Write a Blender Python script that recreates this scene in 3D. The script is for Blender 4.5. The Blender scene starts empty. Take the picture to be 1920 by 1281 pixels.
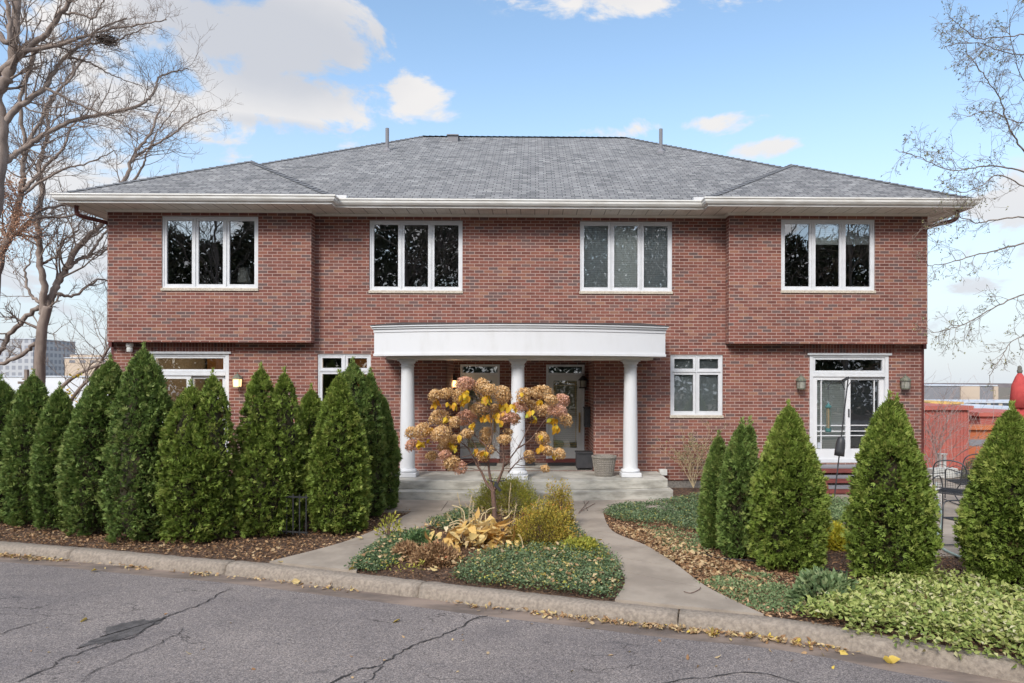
import bpy, math, random
import numpy as np
from mathutils import Vector, Matrix
random.seed(7); RNG = np.random.default_rng(11)
R = math.radians
S = bpy.context.scene
C = S.collection

# ------------------------------------------------------------------ camera
CAM = (0.27, -14.586, 2.372); YAW = 0.0144; ROLL = 0.0018; F = 1280.7; PX, PY = 1018.7, 710.9
cam_d = bpy.data.cameras.new('camera'); cam = bpy.data.objects.new('camera', cam_d); C.objects.link(cam)
cam_d.sensor_width = 36; cam_d.lens = F / 1920 * 36
cam_d.shift_x = -(PX - 960) / 1920; cam_d.shift_y = (PY - 640.5) / 1920
cam_d.clip_end = 9000; cam_d.clip_start = 0.1
cam.matrix_world = Matrix.Translation(CAM) @ Matrix.Rotation(-YAW, 4, 'Z') @ Matrix.Rotation(R(90), 4, 'X') @ Matrix.Rotation(ROLL, 4, 'Z')
S.camera = cam

def ray(u, v):
    a, b = u - PX, v - PY
    cr, sr = math.cos(ROLL), math.sin(ROLL)
    U = (a * cr + b * sr) / F; V = (-a * sr + b * cr) / F
    c, s = math.cos(YAW), math.sin(YAW)
    return (U * c + s, -U * s + c, -V)
def onY(u, v, y):
    d = ray(u, v); t = (y - CAM[1]) / d[1]
    return Vector((CAM[0] + d[0] * t, y, CAM[2] + d[2] * t))
def onZ(u, v, z=0.0):
    d = ray(u, v); t = (z - CAM[2]) / d[2]
    return Vector((CAM[0] + d[0] * t, CAM[1] + d[1] * t, z))
def X_(u, y): return onY(u, 700, y).x
def Z_(v, y, u=970): return onY(u, v, y).z

# ------------------------------------------------------------------ light
SUN_EL, SUN_AZ = R(38), R(205)      # azimuth clockwise from +Y; the sun is behind the camera, a little to its left
S.view_settings.view_transform = 'Standard'; S.view_settings.look = 'None'
S.view_settings.gamma = 1; S.view_settings.exposure = 1.05
sun_d = bpy.data.lights.new('sun', 'SUN'); sun_d.energy = 1.5; sun_d.angle = R(18); sun_d.color = (1.0, 0.95, 0.88)
sun = bpy.data.objects.new('sun', sun_d); C.objects.link(sun)
sd = Vector((math.sin(SUN_AZ) * math.cos(SUN_EL), math.cos(SUN_AZ) * math.cos(SUN_EL), math.sin(SUN_EL)))
sun.rotation_euler = sd.to_track_quat('Z', 'Y').to_euler(); sun.location = (0, -20, 30)

W = bpy.data.worlds.new('World'); S.world = W; W.use_nodes = True
nt = W.node_tree; nt.nodes.clear()
def N(t, typ, **kw):
    n = t.nodes.new(typ)
    for k, v in kw.items(): setattr(n, k, v)
    return n
def math_(t, op, a, b=None, c=None, clamp=False):
    n = N(t, 'ShaderNodeMath', operation=op, use_clamp=clamp)
    for i, q in enumerate((a, b, c)):
        if q is None: continue
        if isinstance(q, (int, float)): n.inputs[i].default_value = q
        else: t.links.new(q, n.inputs[i])
    return n.outputs[0]
def mixc(t, f, a, b, blend='MIX'):
    n = N(t, 'ShaderNodeMix', data_type='RGBA', blend_type=blend)
    for s_, q in ((n.inputs[0], f), (n.inputs[6], a), (n.inputs[7], b)):
        if isinstance(q, (int, float)): s_.default_value = q
        elif isinstance(q, tuple): s_.default_value = (*q[:3], 1)
        else: t.links.new(q, s_)
    return n.outputs[2]
def maprange(t, v, a, b, c=0.0, d=1.0, smooth=True):
    n = N(t, 'ShaderNodeMapRange', interpolation_type='SMOOTHSTEP' if smooth else 'LINEAR')
    t.links.new(v, n.inputs[0])
    for i, q in enumerate((a, b, c, d)): n.inputs[i + 1].default_value = q
    return n.outputs[0]
sky = N(nt, 'ShaderNodeTexSky', sky_type='NISHITA', sun_disc=False, sun_elevation=SUN_EL, sun_rotation=SUN_AZ,
        altitude=250, air_density=1.0, dust_density=0.6, ozone_density=2.2)
tc = N(nt, 'ShaderNodeTexCoord'); sp = N(nt, 'ShaderNodeSeparateXYZ'); nt.links.new(tc.outputs['Generated'], sp.inputs[0])
az = math_(nt, 'ARCTAN2', sp.outputs[0], sp.outputs[1]); el = math_(nt, 'ARCSINE', sp.outputs[2])
cv = N(nt, 'ShaderNodeCombineXYZ'); nt.links.new(az, cv.inputs[0]); nt.links.new(el, cv.inputs[1])
def noise(t, vec, scale, detail=5, rough=0.55, dist=0.0):
    n = N(t, 'ShaderNodeTexNoise'); n.inputs['Scale'].default_value = scale; n.inputs['Detail'].default_value = detail
    n.inputs['Roughness'].default_value = rough; n.inputs['Distortion'].default_value = dist
    if vec is not None: t.links.new(vec, n.inputs['Vector'])
    return n.outputs['Fac']
mp = N(nt, 'ShaderNodeMapping'); nt.links.new(cv.outputs[0], mp.inputs[0]); mp.inputs['Scale'].default_value = (1.0, 1.9, 1)
nA = noise(nt, mp.outputs[0], 7.5, 8, 0.6, 0.35)
nB = noise(nt, mp.outputs[0], 3.0, 5, 0.5, 0.2)
def pxdir(u, v):
    d = Vector(ray(u, v)).normalized(); return math.atan2(d.x, d.y), math.asin(d.z)
blobs = [  # centre u, v, half-size u, v in photo pixels, weight: the sky's own cloud banks as directions
    (330, 60, 400, 150, 1.0), (560, 30, 190, 90, .9), (300, 210, 230, 110, .8), (540, 185, 260, 58, 1.25), (770, 190, 95, 48, .95), (500, 215, 260, 40, .8),
    (730, 60, 70, 50, .35), (1240, -10, 300, 38, 1.0), (1160, 248, 110, 24, .9), (1330, 232, 110, 22, .7), (1430, 285, 80, 26, .8), (660, 275, 60, 16, .5),
    (1880, 380, 150, 60, .8), (1800, 470, 220, 45, .75), (1830, 560, 200, 60, .6), (1700, 600, 320, 60, .4), (120, 480, 300, 120, .55), (100, 330, 200, 70, .3)]
dens = None
for (u, v, a, b, w) in blobs:
    A, E_ = pxdir(u, v)
    n1 = N(nt, 'ShaderNodeVectorMath', operation='SUBTRACT'); nt.links.new(cv.outputs[0], n1.inputs[0]); n1.inputs[1].default_value = (A, E_, 0)
    n2 = N(nt, 'ShaderNodeVectorMath', operation='MULTIPLY'); nt.links.new(n1.outputs[0], n2.inputs[0]); n2.inputs[1].default_value = (F / a * 1.05, F / b * 1.05, 0)
    n3 = N(nt, 'ShaderNodeVectorMath', operation='LENGTH'); nt.links.new(n2.outputs[0], n3.inputs[0])
    m = maprange(nt, n3.outputs['Value'], 1.45, 0.0, 0.0, w)
    dens = m if dens is None else math_(nt, 'MAXIMUM', dens, m)
# scattered cloud over the rest of the sky (behind the camera and overhead)
back = maprange(nt, sp.outputs[1], 0.15, -0.2, 0.0, 0.62)
high = maprange(nt, sp.outputs[2], 0.55, 0.75, 0.0, 0.6)
dens = math_(nt, 'MAXIMUM', dens, math_(nt, 'MAXIMUM', back, high))
cov = math_(nt, 'ADD', dens, math_(nt, 'MULTIPLY', math_(nt, 'SUBTRACT', nA, 0.5), 3.6))
cmask = maprange(nt, cov, 0.34, 0.80)
cmask = math_(nt, 'MULTIPLY', cmask, maprange(nt, dens, 0.02, 0.22))
gm = None
for (u, v, a, b, w) in ((500, 80, 330, 130, 1.0), (330, 270, 260, 40, .55), (520, 235, 230, 22, .7), (1240, -60, 280, 60, .5), (1800, 500, 260, 40, .4), (200, 120, 200, 100, .5)):
    A, E_ = pxdir(u, v)
    n1 = N(nt, 'ShaderNodeVectorMath', operation='SUBTRACT'); nt.links.new(cv.outputs[0], n1.inputs[0]); n1.inputs[1].default_value = (A, E_, 0)
    n2 = N(nt, 'ShaderNodeVectorMath', operation='MULTIPLY'); nt.links.new(n1.outputs[0], n2.inputs[0]); n2.inputs[1].default_value = (F / a, F / b, 0)
    n3 = N(nt, 'ShaderNodeVectorMath', operation='LENGTH'); nt.links.new(n2.outputs[0], n3.inputs[0])
    m = maprange(nt, n3.outputs['Value'], 1.4, 0.1, 0.0, w); gm = m if gm is None else math_(nt, 'MAXIMUM', gm, m)
shade = maprange(nt, math_(nt, 'ADD', gm, math_(nt, 'MULTIPLY', math_(nt, 'SUBTRACT', nB, 0.5), 1.6)), 0.15, 1.0)
bg = N(nt, 'ShaderNodeBackground'); bg.inputs['Strength'].default_value = 0.10
tint = mixc(nt, 1.0, sky.outputs[0], (1.42, 1.39, 1.25), 'MULTIPLY')
CW, CG = (4.4, 4.3, 4.25), (3.0, 3.12, 3.42)
cloudcol = mixc(nt, shade, CW, CG)
withc = mixc(nt, cmask, tint, cloudcol)
withc = mixc(nt, 1.0, withc, mixc(nt, maprange(nt, sp.outputs[1], 0.1, -0.5), (1, 1, 1), (1.9, 1.85, 1.8)), 'MULTIPLY')
haze = maprange(nt, sp.outputs[2], 0.52, -0.02, 0.0, 0.96)
haze = math_(nt, 'POWER', haze, 1.5)
col = mixc(nt, haze, withc, (3.35, 3.65, 4.05))
nt.links.new(col, bg.inputs['Color'])
out = N(nt, 'ShaderNodeOutputWorld'); nt.links.new(bg.outputs[0], out.inputs[0])

# ------------------------------------------------------------------ materials
MATS = {}
def new_mat(name):
    m = bpy.data.materials.new(name); m.use_nodes = True; MATS[name] = m
    t = m.node_tree; return m, t, t.nodes['Principled BSDF']
def bump_(t, b, h, strength, dist=0.01):
    n = N(t, 'ShaderNodeBump'); n.inputs['Strength'].default_value = strength; n.inputs['Distance'].default_value = dist
    t.links.new(h, n.inputs['Height']); t.links.new(n.outputs[0], b.inputs['Normal'])
def pmat(name, c1, c2=None, scale=8, rough=0.7, bump=0.0, metal=0.0, lo=0.35, hi=0.65, spec=0.5, bscale=None, stretch=None):
    m, t, b = new_mat(name)
    b.inputs['Roughness'].default_value = rough; b.inputs['Metallic'].default_value = metal
    b.inputs['Specular IOR Level'].default_value = spec
    tcn = N(t, 'ShaderNodeTexCoord'); vec = tcn.outputs['Object']
    if stretch:
        mm = N(t, 'ShaderNodeMapping'); t.links.new(vec, mm.inputs[0]); mm.inputs['Scale'].default_value = stretch; vec = mm.outputs[0]
    if c2 is None: c2 = tuple(x * 0.85 for x in c1)
    f = noise(t, vec, scale, 6, 0.6)
    t.links.new(mixc(t, maprange(t, f, lo, hi), c1, c2), b.inputs['Base Color'])
    if bump: bump_(t, b, noise(t, vec, bscale or scale * 4, 5, 0.6), bump, 0.01)
    return m
def ramp(t, fac, stops, interp='LINEAR'):
    n = N(t, 'ShaderNodeValToRGB'); cr = n.color_ramp; cr.interpolation = interp
    while len(cr.elements) < len(stops): cr.elements.new(0.5)
    for e, (p, c) in zip(cr.elements, stops): e.position = p; e.color = (*c, 1)
    t.links.new(fac, n.inputs[0]); return n.outputs[0]
def brick_mat(name, w, h, mortar, stops, mcol, rough, bump, swap=False, off=0.5, fine=0.25, dirt=None):
    m, t, b = new_mat(name)
    b.inputs['Roughness'].default_value = rough; b.inputs['Specular IOR Level'].default_value = 0.25
    uv = N(t, 'ShaderNodeUVMap').outputs[0]
    if swap:
        s_ = N(t, 'ShaderNodeSeparateXYZ'); t.links.new(uv, s_.inputs[0]); c_ = N(t, 'ShaderNodeCombineXYZ')
        t.links.new(s_.outputs[1], c_.inputs[0]); t.links.new(s_.outputs[0], c_.inputs[1]); uv = c_.outputs[0]
    br = N(t, 'ShaderNodeTexBrick'); t.links.new(uv, br.inputs['Vector']); br.offset = off
    for k, v in (('Scale', 1.0), ('Mortar Size', mortar), ('Mortar Smooth', 0.15), ('Bias', 0.0), ('Brick Width', w), ('Row Height', h)):
        br.inputs[k].default_value = v
    br.inputs['Color1'].default_value = (0, 0, 0, 1); br.inputs['Color2'].default_value = (1, 1, 1, 1); br.inputs['Mortar'].default_value = (0, 0, 0, 1)
    base = ramp(t, br.outputs['Color'], stops)
    nf = noise(t, uv, 45, 4, 0.7); nl = noise(t, uv, 0.7, 3, 0.5)
    base = mixc(t, fine, base, ramp(t, nf, [(0.3, (0.25, 0.25, 0.25)), (0.7, (0.75, 0.75, 0.75))]), 'OVERLAY')
    base = mixc(t, 0.35, base, ramp(t, nl, [(0.3, (0.38, 0.38, 0.38)), (0.7, (0.62, 0.62, 0.62))]), 'OVERLAY')
    colr = mixc(t, br.outputs['Fac'], base, mcol)
    ms = N(t, 'ShaderNodeMapping'); t.links.new(uv, ms.inputs[0]); ms.inputs['Scale'].default_value = (1.6, 0.25, 1)
    stn = noise(t, ms.outputs[0], 2.0, 6, 0.7, 0.3)
    colr = mixc(t, 0.30, colr, ramp(t, stn, [(0.33, (0.34, 0.34, 0.35)), (0.5, (0.5, 0.5, 0.5)), (0.68, (0.64, 0.62, 0.61))]), 'OVERLAY')
    t.links.new(colr, b.inputs['Base Color'])
    hgt = math_(t, 'SUBTRACT', math_(t, 'MULTIPLY', nf, 0.35), br.outputs['Fac'])
    bump_(t, b, hgt, bump, 0.006)
    return m
BR = [(0.0, (0.140, 0.055, 0.045)), (0.22, (0.188, 0.074, 0.058)), (0.45, (0.215, 0.082, 0.062)), (0.62, (0.240, 0.098, 0.070)), (0.70, (0.27, 0.135, 0.09)),
      (0.75, (0.19, 0.085, 0.072)), (0.82, (0.125, 0.082, 0.078)), (0.90, (0.155, 0.095, 0.085)), (1.0, (0.24, 0.085, 0.065))]
brick_mat('brick', 0.203, 0.0677, 0.0060, BR, (0.44, 0.32, 0.275), 0.85, 0.5)
brick_mat('soldier_brick', 0.203, 0.0677, 0.0052, BR, (0.42, 0.28, 0.24), 0.85, 0.5, swap=True, off=0.0)
brick_mat('shingles', 0.19, 0.125, 0.008, [(0.0, (0.13, 0.133, 0.14)), (0.25, (0.20, 0.203, 0.21)), (0.5, (0.25, 0.252, 0.258)), (0.72, (0.17, 0.172, 0.18)), (1.0, (0.285, 0.287, 0.29))],
          (0.05, 0.051, 0.055), 0.95, 0.5, off=0.37, fine=0.45)
# dark joint colour above paints in the shadow line under every shingle course
t = MATS['shingles'].node_tree
pmat('ridge_shingle', (0.10, 0.105, 0.115), (0.16, 0.165, 0.18), 14, 0.95, 0.3)
pmat('white_paint', (0.655, 0.66, 0.675), (0.585, 0.585, 0.585), 2.2, 0.5, 0.04, lo=.45, hi=.85, stretch=(1.5, 1.5, .5))
pmat('trim_beige', (0.80, 0.77, 0.70), (0.74, 0.70, 0.62), 4, 0.5)
pmat('gutter', (0.74, 0.73, 0.70), (0.62, 0.60, 0.56), 2.2, 0.4, stretch=(1, 1, 4))
pmat('window_frame', (0.66, 0.67, 0.69), (0.60, 0.61, 0.63), 5, 0.4)
pmat('sill_stone', (0.58, 0.52, 0.43), (0.42, 0.36, 0.29), 30, 0.9, 0.6)
pmat('concrete', (0.40, 0.385, 0.345), (0.31, 0.295, 0.26), 2.5, 0.88, 0.25, bscale=60)
pmat('step_concrete', (0.50, 0.475, 0.42), (0.27, 0.255, 0.22), 2.0, 0.88, 0.25, bscale=60, stretch=(1, 1, 3))
pmat('path_concrete', (0.36, 0.305, 0.25), (0.26, 0.218, 0.178), 1.6, 0.85, 0.3, bscale=70)
pmat('kerb_concrete', (0.35, 0.295, 0.24), (0.20, 0.165, 0.135), 26, 0.95, 0.8, bscale=70, lo=.25, hi=.75)
pmat('gutter_pan', (0.27, 0.205, 0.165), (0.125, 0.098, 0.083), 1.7, 0.85, 0.4, bscale=60, stretch=(.6, 2, 1))
pmat('dark_metal', (0.022, 0.023, 0.026), (0.035, 0.035, 0.038), 20, 0.45, metal=0.2)
pmat('iron', (0.035, 0.038, 0.045), (0.06, 0.06, 0.065), 20, 0.5, metal=0.3)
pmat('downpipe', (0.13, 0.035, 0.03), (0.09, 0.025, 0.022), 8, 0.4)
pmat('redwood', (0.22, 0.055, 0.045), (0.15, 0.04, 0.035), 5, 0.6, 0.1, stretch=(1, 6, 6))
pmat('rubber_mat', (0.03, 0.03, 0.033), None, 20, 0.9, 0.3)
pmat('door_paint', (0.62, 0.625, 0.61), (0.57, 0.57, 0.56), 4, 0.45)
pmat('brass', (0.55, 0.38, 0.16), (0.45, 0.30, 0.12), 20, 0.3, metal=0.9)
pmat('verdigris', (0.20, 0.19, 0.14), (0.12, 0.14, 0.11), 30, 0.6, metal=0.3)
pmat('wicker', (0.33, 0.30, 0.26), (0.20, 0.18, 0.155), 60, 0.85, 0.6)
pmat('dark_plastic', (0.028, 0.029, 0.033), (0.04, 0.04, 0.045), 8, 0.5)
pmat('foundation', (0.22, 0.20, 0.18), (0.13, 0.12, 0.11), 20, 0.95, 0.8)
pmat('bark', (0.27, 0.215, 0.18), (0.15, 0.12, 0.10), 12, 0.95, 0.8, stretch=(1, 1, .25))
pmat('bark_far', (0.30, 0.24, 0.205), (0.20, 0.155, 0.13), 6, 0.95, 0.5, stretch=(1, 1, .3))
pmat('bark_pale', (0.50, 0.40, 0.37), (0.36, 0.27, 0.25), 8, 0.95, 0.3)
pmat('stem', (0.19, 0.11, 0.08), (0.12, 0.075, 0.06), 30, 0.85, 0.3)
pmat('dry_stem', (0.55, 0.44, 0.26), (0.42, 0.33, 0.19), 30, 0.8)
pmat('terracotta_fabric', (0.52, 0.075, 0.07), (0.42, 0.055, 0.055), 6, 0.9, 0.15)
pmat('grey_stone', (0.17, 0.16, 0.145), None, 20, 0.9)
pmat('hose', (0.36, 0.47, 0.43), (0.30, 0.40, 0.37), 20, 0.5)
pmat('black_hose', (0.015, 0.015, 0.015), None, 20, 0.5)
pmat('white_plastic', (0.66, 0.66, 0.63), (0.52, 0.52, 0.5), 8, 0.6)
pmat('teal_metal', (0.05, 0.16, 0.16), (0.035, 0.11, 0.11), 20, 0.5)
pmat('seed', (0.35, 0.27, 0.16), (0.15, 0.11, 0.07), 90, 0.9, 0.5)
pmat('interior', (0.34, 0.31, 0.27), (0.30, 0.27, 0.24), 1, 0.9)
pmat('interior_wood', (0.45, 0.24, 0.10), (0.30, 0.15, 0.06), 3, 0.6)
pmat('lampshade', (0.6, 0.58, 0.52), None, 5, 0.9)
pmat('crack', (0.042, 0.036, 0.035), (0.03, 0.027, 0.027), 30, 0.95)
pmat('crack_patch', (0.125, 0.114, 0.112), (0.06, 0.055, 0.055), 14, 0.95, 0.9, bscale=80, lo=.3, hi=.7)
pmat('joint', (0.09, 0.075, 0.06), (0.06, 0.05, 0.045), 30, 0.95)
pmat('screen', (0.17, 0.175, 0.185), (0.15, 0.155, 0.165), 40, 0.9)
pmat('roof_dark', (0.06, 0.055, 0.055), None, 20, 0.9)
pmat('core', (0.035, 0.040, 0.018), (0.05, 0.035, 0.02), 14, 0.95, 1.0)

def asphalt():
    m, t, b = new_mat('asphalt'); b.inputs['Roughness'].default_value = 0.9; b.inputs['Specular IOR Level'].default_value = 0.3
    o = N(t, 'ShaderNodeTexCoord').outputs['Object']
    vo = N(t, 'ShaderNodeTexVoronoi'); vo.inputs['Scale'].default_value = 120; t.links.new(o, vo.inputs['Vector'])
    sx = N(t, 'ShaderNodeSeparateColor'); t.links.new(vo.outputs['Color'], sx.inputs[0])
    c = ramp(t, sx.outputs[0], [(0.0, (0.095, 0.085, 0.082)), (0.35, (0.175, 0.156, 0.150)), (0.7, (0.235, 0.208, 0.200)), (1.0, (0.36, 0.315, 0.29))])
    n1 = noise(t, o, 0.8, 7, 0.68, 0.5); c = mixc(t, 0.75, c, ramp(t, n1, [(0.32, (0.36, 0.36, 0.38)), (0.66, (0.60, 0.59, 0.58))]), 'OVERLAY')
    mm = N(t, 'ShaderNodeMapping'); t.links.new(o, mm.inputs[0]); mm.inputs['Scale'].default_value = (0.7, 2.2, 1); mm.inputs['Rotation'].default_value = (0, 0, 0.2)
    n2 = noise(t, mm.outputs[0], 2.2, 6, 0.7, 0.6); c = mixc(t, maprange(t, n2, 0.60, 0.72, 0, 0.6), c, (0.06, 0.057, 0.062))
    # hairline cracks
    vo2 = N(t, 'ShaderNodeTexVoronoi', feature='DISTANCE_TO_EDGE'); vo2.inputs['Scale'].default_value = 0.75
    nn = N(t, 'ShaderNodeTexNoise'); nn.inputs['Scale'].default_value = 2.5; nn.inputs['Detail'].default_value = 5; t.links.new(o, nn.inputs['Vector'])
    va = N(t, 'ShaderNodeVectorMath', operation='MULTIPLY_ADD'); t.links.new(nn.outputs['Color'], va.inputs[0]); va.inputs[1].default_value = (.8, .8, .8); t.links.new(mm.outputs[0], va.inputs[2])
    t.links.new(va.outputs[0], vo2.inputs['Vector'])
    ck = maprange(t, vo2.outputs['Distance'], 0.004, 0.010, 1, 0)
    ck = math_(t, 'MULTIPLY', ck, maprange(t, noise(t, o, 0.9, 2), 0.52, 0.62, 0, 0.6))
    c = mixc(t, ck, c, (0.03, 0.026, 0.026))
    t.links.new(c, b.inputs['Base Color'])
    bump_(t, b, vo.outputs['Distance'], 0.5, 0.006)
asphalt()
def mulch():
    m, t, b = new_mat('mulch'); b.inputs['Roughness'].default_value = 0.95
    o = N(t, 'ShaderNodeTexCoord').outputs['Object']
    vo = N(t, 'ShaderNodeTexVoronoi'); vo.inputs['Scale'].default_value = 32; t.links.new(o, vo.inputs['Vector'])
    sx = N(t, 'ShaderNodeSeparateColor'); t.links.new(vo.outputs['Color'], sx.inputs[0])
    c = ramp(t, sx.outputs[1], [(0.0, (0.035, 0.02, 0.014)), (0.4, (0.075, 0.042, 0.027)), (0.75, (0.12, 0.068, 0.04)), (1.0, (0.2, 0.12, 0.07))])
    t.links.new(c, b.inputs['Base Color']); bump_(t, b, vo.outputs['Distance'], 1.0, 0.02)
mulch()
def ground_mat():
    m, t, b = new_mat('far_ground'); b.inputs['Roughness'].default_value = 1
    o = N(t, 'ShaderNodeTexCoord').outputs['Object']
    c = ramp(t, noise(t, o, 0.08, 8, 0.65), [(0.3, (0.09, 0.07, 0.05)), (0.5, (0.16, 0.13, 0.10)), (0.7, (0.10, 0.10, 0.06))])
    t.links.new(c, b.inputs['Base Color']); bump_(t, b, noise(t, o, 5, 6), 0.6, 0.05)
ground_mat()
def leaf_mat(name, stops, rough=0.55, trans=0.25, spec=0.3):
    m, t, b = new_mat(name); b.inputs['Roughness'].default_value = rough; b.inputs['Specular IOR Level'].default_value = spec
    u = N(t, 'ShaderNodeUVMap').outputs[0]; s_ = N(t, 'ShaderNodeSeparateXYZ'); t.links.new(u, s_.inputs[0])
    c = ramp(t, s_.outputs[0], stops); t.links.new(c, b.inputs['Base Color'])
    if trans:
        tr = N(t, 'ShaderNodeBsdfTranslucent'); t.links.new(c, tr.inputs[0]); mx = N(t, 'ShaderNodeMixShader'); mx.inputs[0].default_value = trans
        t.links.new(b.outputs[0], mx.inputs[1]); t.links.new(tr.outputs[0], mx.inputs[2]); t.links.new(mx.outputs[0], t.nodes['Material Output'].inputs[0])
    return m
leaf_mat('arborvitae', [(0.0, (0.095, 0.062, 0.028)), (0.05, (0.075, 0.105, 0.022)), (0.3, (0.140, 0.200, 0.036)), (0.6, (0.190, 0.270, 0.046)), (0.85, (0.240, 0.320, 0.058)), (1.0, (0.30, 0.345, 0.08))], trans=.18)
leaf_mat('arborvitae_dark', [(0.0, (0.085, 0.058, 0.030)), (0.05, (0.065, 0.100, 0.030)), (0.3, (0.120, 0.190, 0.048)), (0.6, (0.165, 0.250, 0.060)), (0.85, (0.215, 0.300, 0.075)), (1.0, (0.26, 0.31, 0.09))], trans=.18)
leaf_mat('vinca', [(0.0, (0.05, 0.09, 0.035)), (0.35, (0.10, 0.16, 0.07)), (0.7, (0.17, 0.24, 0.12)), (0.88, (0.28, 0.34, 0.20)), (1.0, (0.45, 0.40, 0.10))])
leaf_mat('variegated', [(0.0, (0.16, 0.11, 0.05)), (0.06, (0.13, 0.19, 0.045)), (0.35, (0.27, 0.34, 0.09)), (0.65, (0.42, 0.46, 0.15)), (0.88, (0.55, 0.55, 0.23)), (1.0, (0.60, 0.56, 0.36))])
leaf_mat('chip', [(0.0, (0.055, 0.03, 0.02)), (0.3, (0.13, 0.07, 0.04)), (0.55, (0.22, 0.125, 0.07)), (0.8, (0.38, 0.22, 0.115)), (1.0, (0.56, 0.40, 0.25))], 0.85, 0)
leaf_mat('fallen', [(0.0, (0.25, 0.13, 0.06)), (0.3, (0.42, 0.27, 0.14)), (0.6, (0.56, 0.42, 0.25)), (0.82, (0.62, 0.48, 0.22)), (0.95, (0.66, 0.48, 0.08)), (1.0, (0.40, 0.45, 0.2))], 0.7, 0.15)
leaf_mat('yellow_leaf', [(0.0, (0.62, 0.30, 0.03)), (0.5, (0.72, 0.45, 0.03)), (0.85, (0.70, 0.52, 0.05)), (1.0, (0.40, 0.44, 0.05))], 0.5, 0.35)
leaf_mat('hosta', [(0.0, (0.56, 0.32, 0.11)), (0.4, (0.78, 0.54, 0.18)), (0.8, (0.84, 0.66, 0.32)), (1.0, (0.86, 0.74, 0.50))], 0.6, 0.3)
leaf_mat('floret_tan', [(0.0, (0.40, 0.21, 0.075)), (0.35, (0.64, 0.38, 0.15)), (0.7, (0.78, 0.54, 0.28)), (1.0, (0.86, 0.68, 0.45))], 0.8, 0.2)
leaf_mat('floret_pink', [(0.0, (0.42, 0.20, 0.10)), (0.35, (0.66, 0.36, 0.22)), (0.7, (0.72, 0.41, 0.30)), (1.0, (0.80, 0.52, 0.44))], 0.8, 0.2)
leaf_mat('spirea', [(0.0, (0.14, 0.13, 0.03)), (0.3, (0.32, 0.28, 0.05)), (0.55, (0.52, 0.42, 0.07)), (0.8, (0.58, 0.36, 0.07)), (1.0, (0.58, 0.24, 0.06))], 0.6, 0.3)
leaf_mat('yellow_green', [(0.0, (0.16, 0.18, 0.04)), (0.35, (0.34, 0.36, 0.06)), (0.7, (0.55, 0.52, 0.09)), (1.0, (0.68, 0.54, 0.12))], 0.6, 0.3)
leaf_mat('bright_yellow', [(0.0, (0.35, 0.36, 0.04)), (0.5, (0.62, 0.56, 0.06)), (1.0, (0.70, 0.52, 0.06))], 0.6, 0.3)
leaf_mat('green_leaf', [(0.0, (0.05, 0.10, 0.04)), (0.4, (0.10, 0.18, 0.07)), (0.8, (0.17, 0.26, 0.10)), (1.0, (0.30, 0.32, 0.12))], 0.5, 0.2)
leaf_mat('soft_green', [(0.0, (0.10, 0.16, 0.07)), (0.5, (0.19, 0.27, 0.12)), (1.0, (0.32, 0.36, 0.18))], 0.6, 0.2)
leaf_mat('brown_fern', [(0.0, (0.20, 0.11, 0.06)), (0.4, (0.38, 0.23, 0.12)), (0.8, (0.52, 0.36, 0.20)), (1.0, (0.55, 0.20, 0.10))], 0.8, 0.15)
leaf_mat('oak_brown', [(0.0, (0.30, 0.16, 0.10)), (0.5, (0.48, 0.28, 0.18)), (1.0, (0.60, 0.38, 0.27))], 0.8, 0.25)
leaf_mat('olive_leaf', [(0.0, (0.10, 0.10, 0.06)), (0.5, (0.22, 0.22, 0.11)), (1.0, (0.36, 0.34, 0.17))], 0.7, 0.25)
leaf_mat('dark_wood', [(0.0, (0.016, 0.028, 0.014)), (0.5, (0.05, 0.068, 0.032)), (1.0, (0.15, 0.14, 0.07))], 0.9, 0)

def glass(name, base, extra, tintc=(0.85, 0.88, 0.88)):
    m = bpy.data.materials.new(name); m.use_nodes = True; MATS[name] = m; t = m.node_tree; t.nodes.clear()
    tr = N(t, 'ShaderNodeBsdfTransparent'); tr.inputs[0].default_value = (*tintc, 1)
    gl = N(t, 'ShaderNodeBsdfGlossy'); gl.inputs['Roughness'].default_value = 0.0; gl.inputs[0].default_value = (0.95, 0.97, 1, 1)
    o = N(t, 'ShaderNodeTexCoord').outputs['Object']
    bp = N(t, 'ShaderNodeBump'); bp.inputs['Strength'].default_value = 0.05; bp.inputs['Distance'].default_value = 0.03
    t.links.new(noise(t, o, 1.6, 2, 0.5), bp.inputs['Height']); t.links.new(bp.outputs[0], gl.inputs['Normal'])
    fr = N(t, 'ShaderNodeFresnel'); fr.inputs[0].default_value = 1.5
    fac = math_(t, 'MULTIPLY_ADD', fr.outputs[0], extra, base, clamp=True)
    mx = N(t, 'ShaderNodeMixShader'); t.links.new(fac, mx.inputs[0]); t.links.new(tr.outputs[0], mx.inputs[1]); t.links.new(gl.outputs[0], mx.inputs[2])
    ou = N(t, 'ShaderNodeOutputMaterial'); t.links.new(mx.outputs[0], ou.inputs[0]); return m
glass('glass', 0.15, 2.2)
glass('door_glass', 0.14, 2.0, (0.75, 0.78, 0.76))
def blind_mat(name, c, per):
    m, t, b = new_mat(name); b.inputs['Roughness'].default_value = 0.8
    o = N(t, 'ShaderNodeTexCoord').outputs['Object']; s_ = N(t, 'ShaderNodeSeparateXYZ'); t.links.new(o, s_.inputs[0])
    f = math_(t, 'FRACT', math_(t, 'DIVIDE', s_.outputs[2], per))
    t.links.new(mixc(t, maprange(t, f, 0.72, 0.95), c, tuple(x * 0.62 for x in c)), b.inputs['Base Color']); return m
blind_mat('blind_grey', (0.52, 0.55, 0.55), 0.04); blind_mat('blind_white', (0.86, 0.88, 0.84), 0.04); blind_mat('shade_plain', (0.62, 0.65, 0.65), 3.0)
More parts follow.
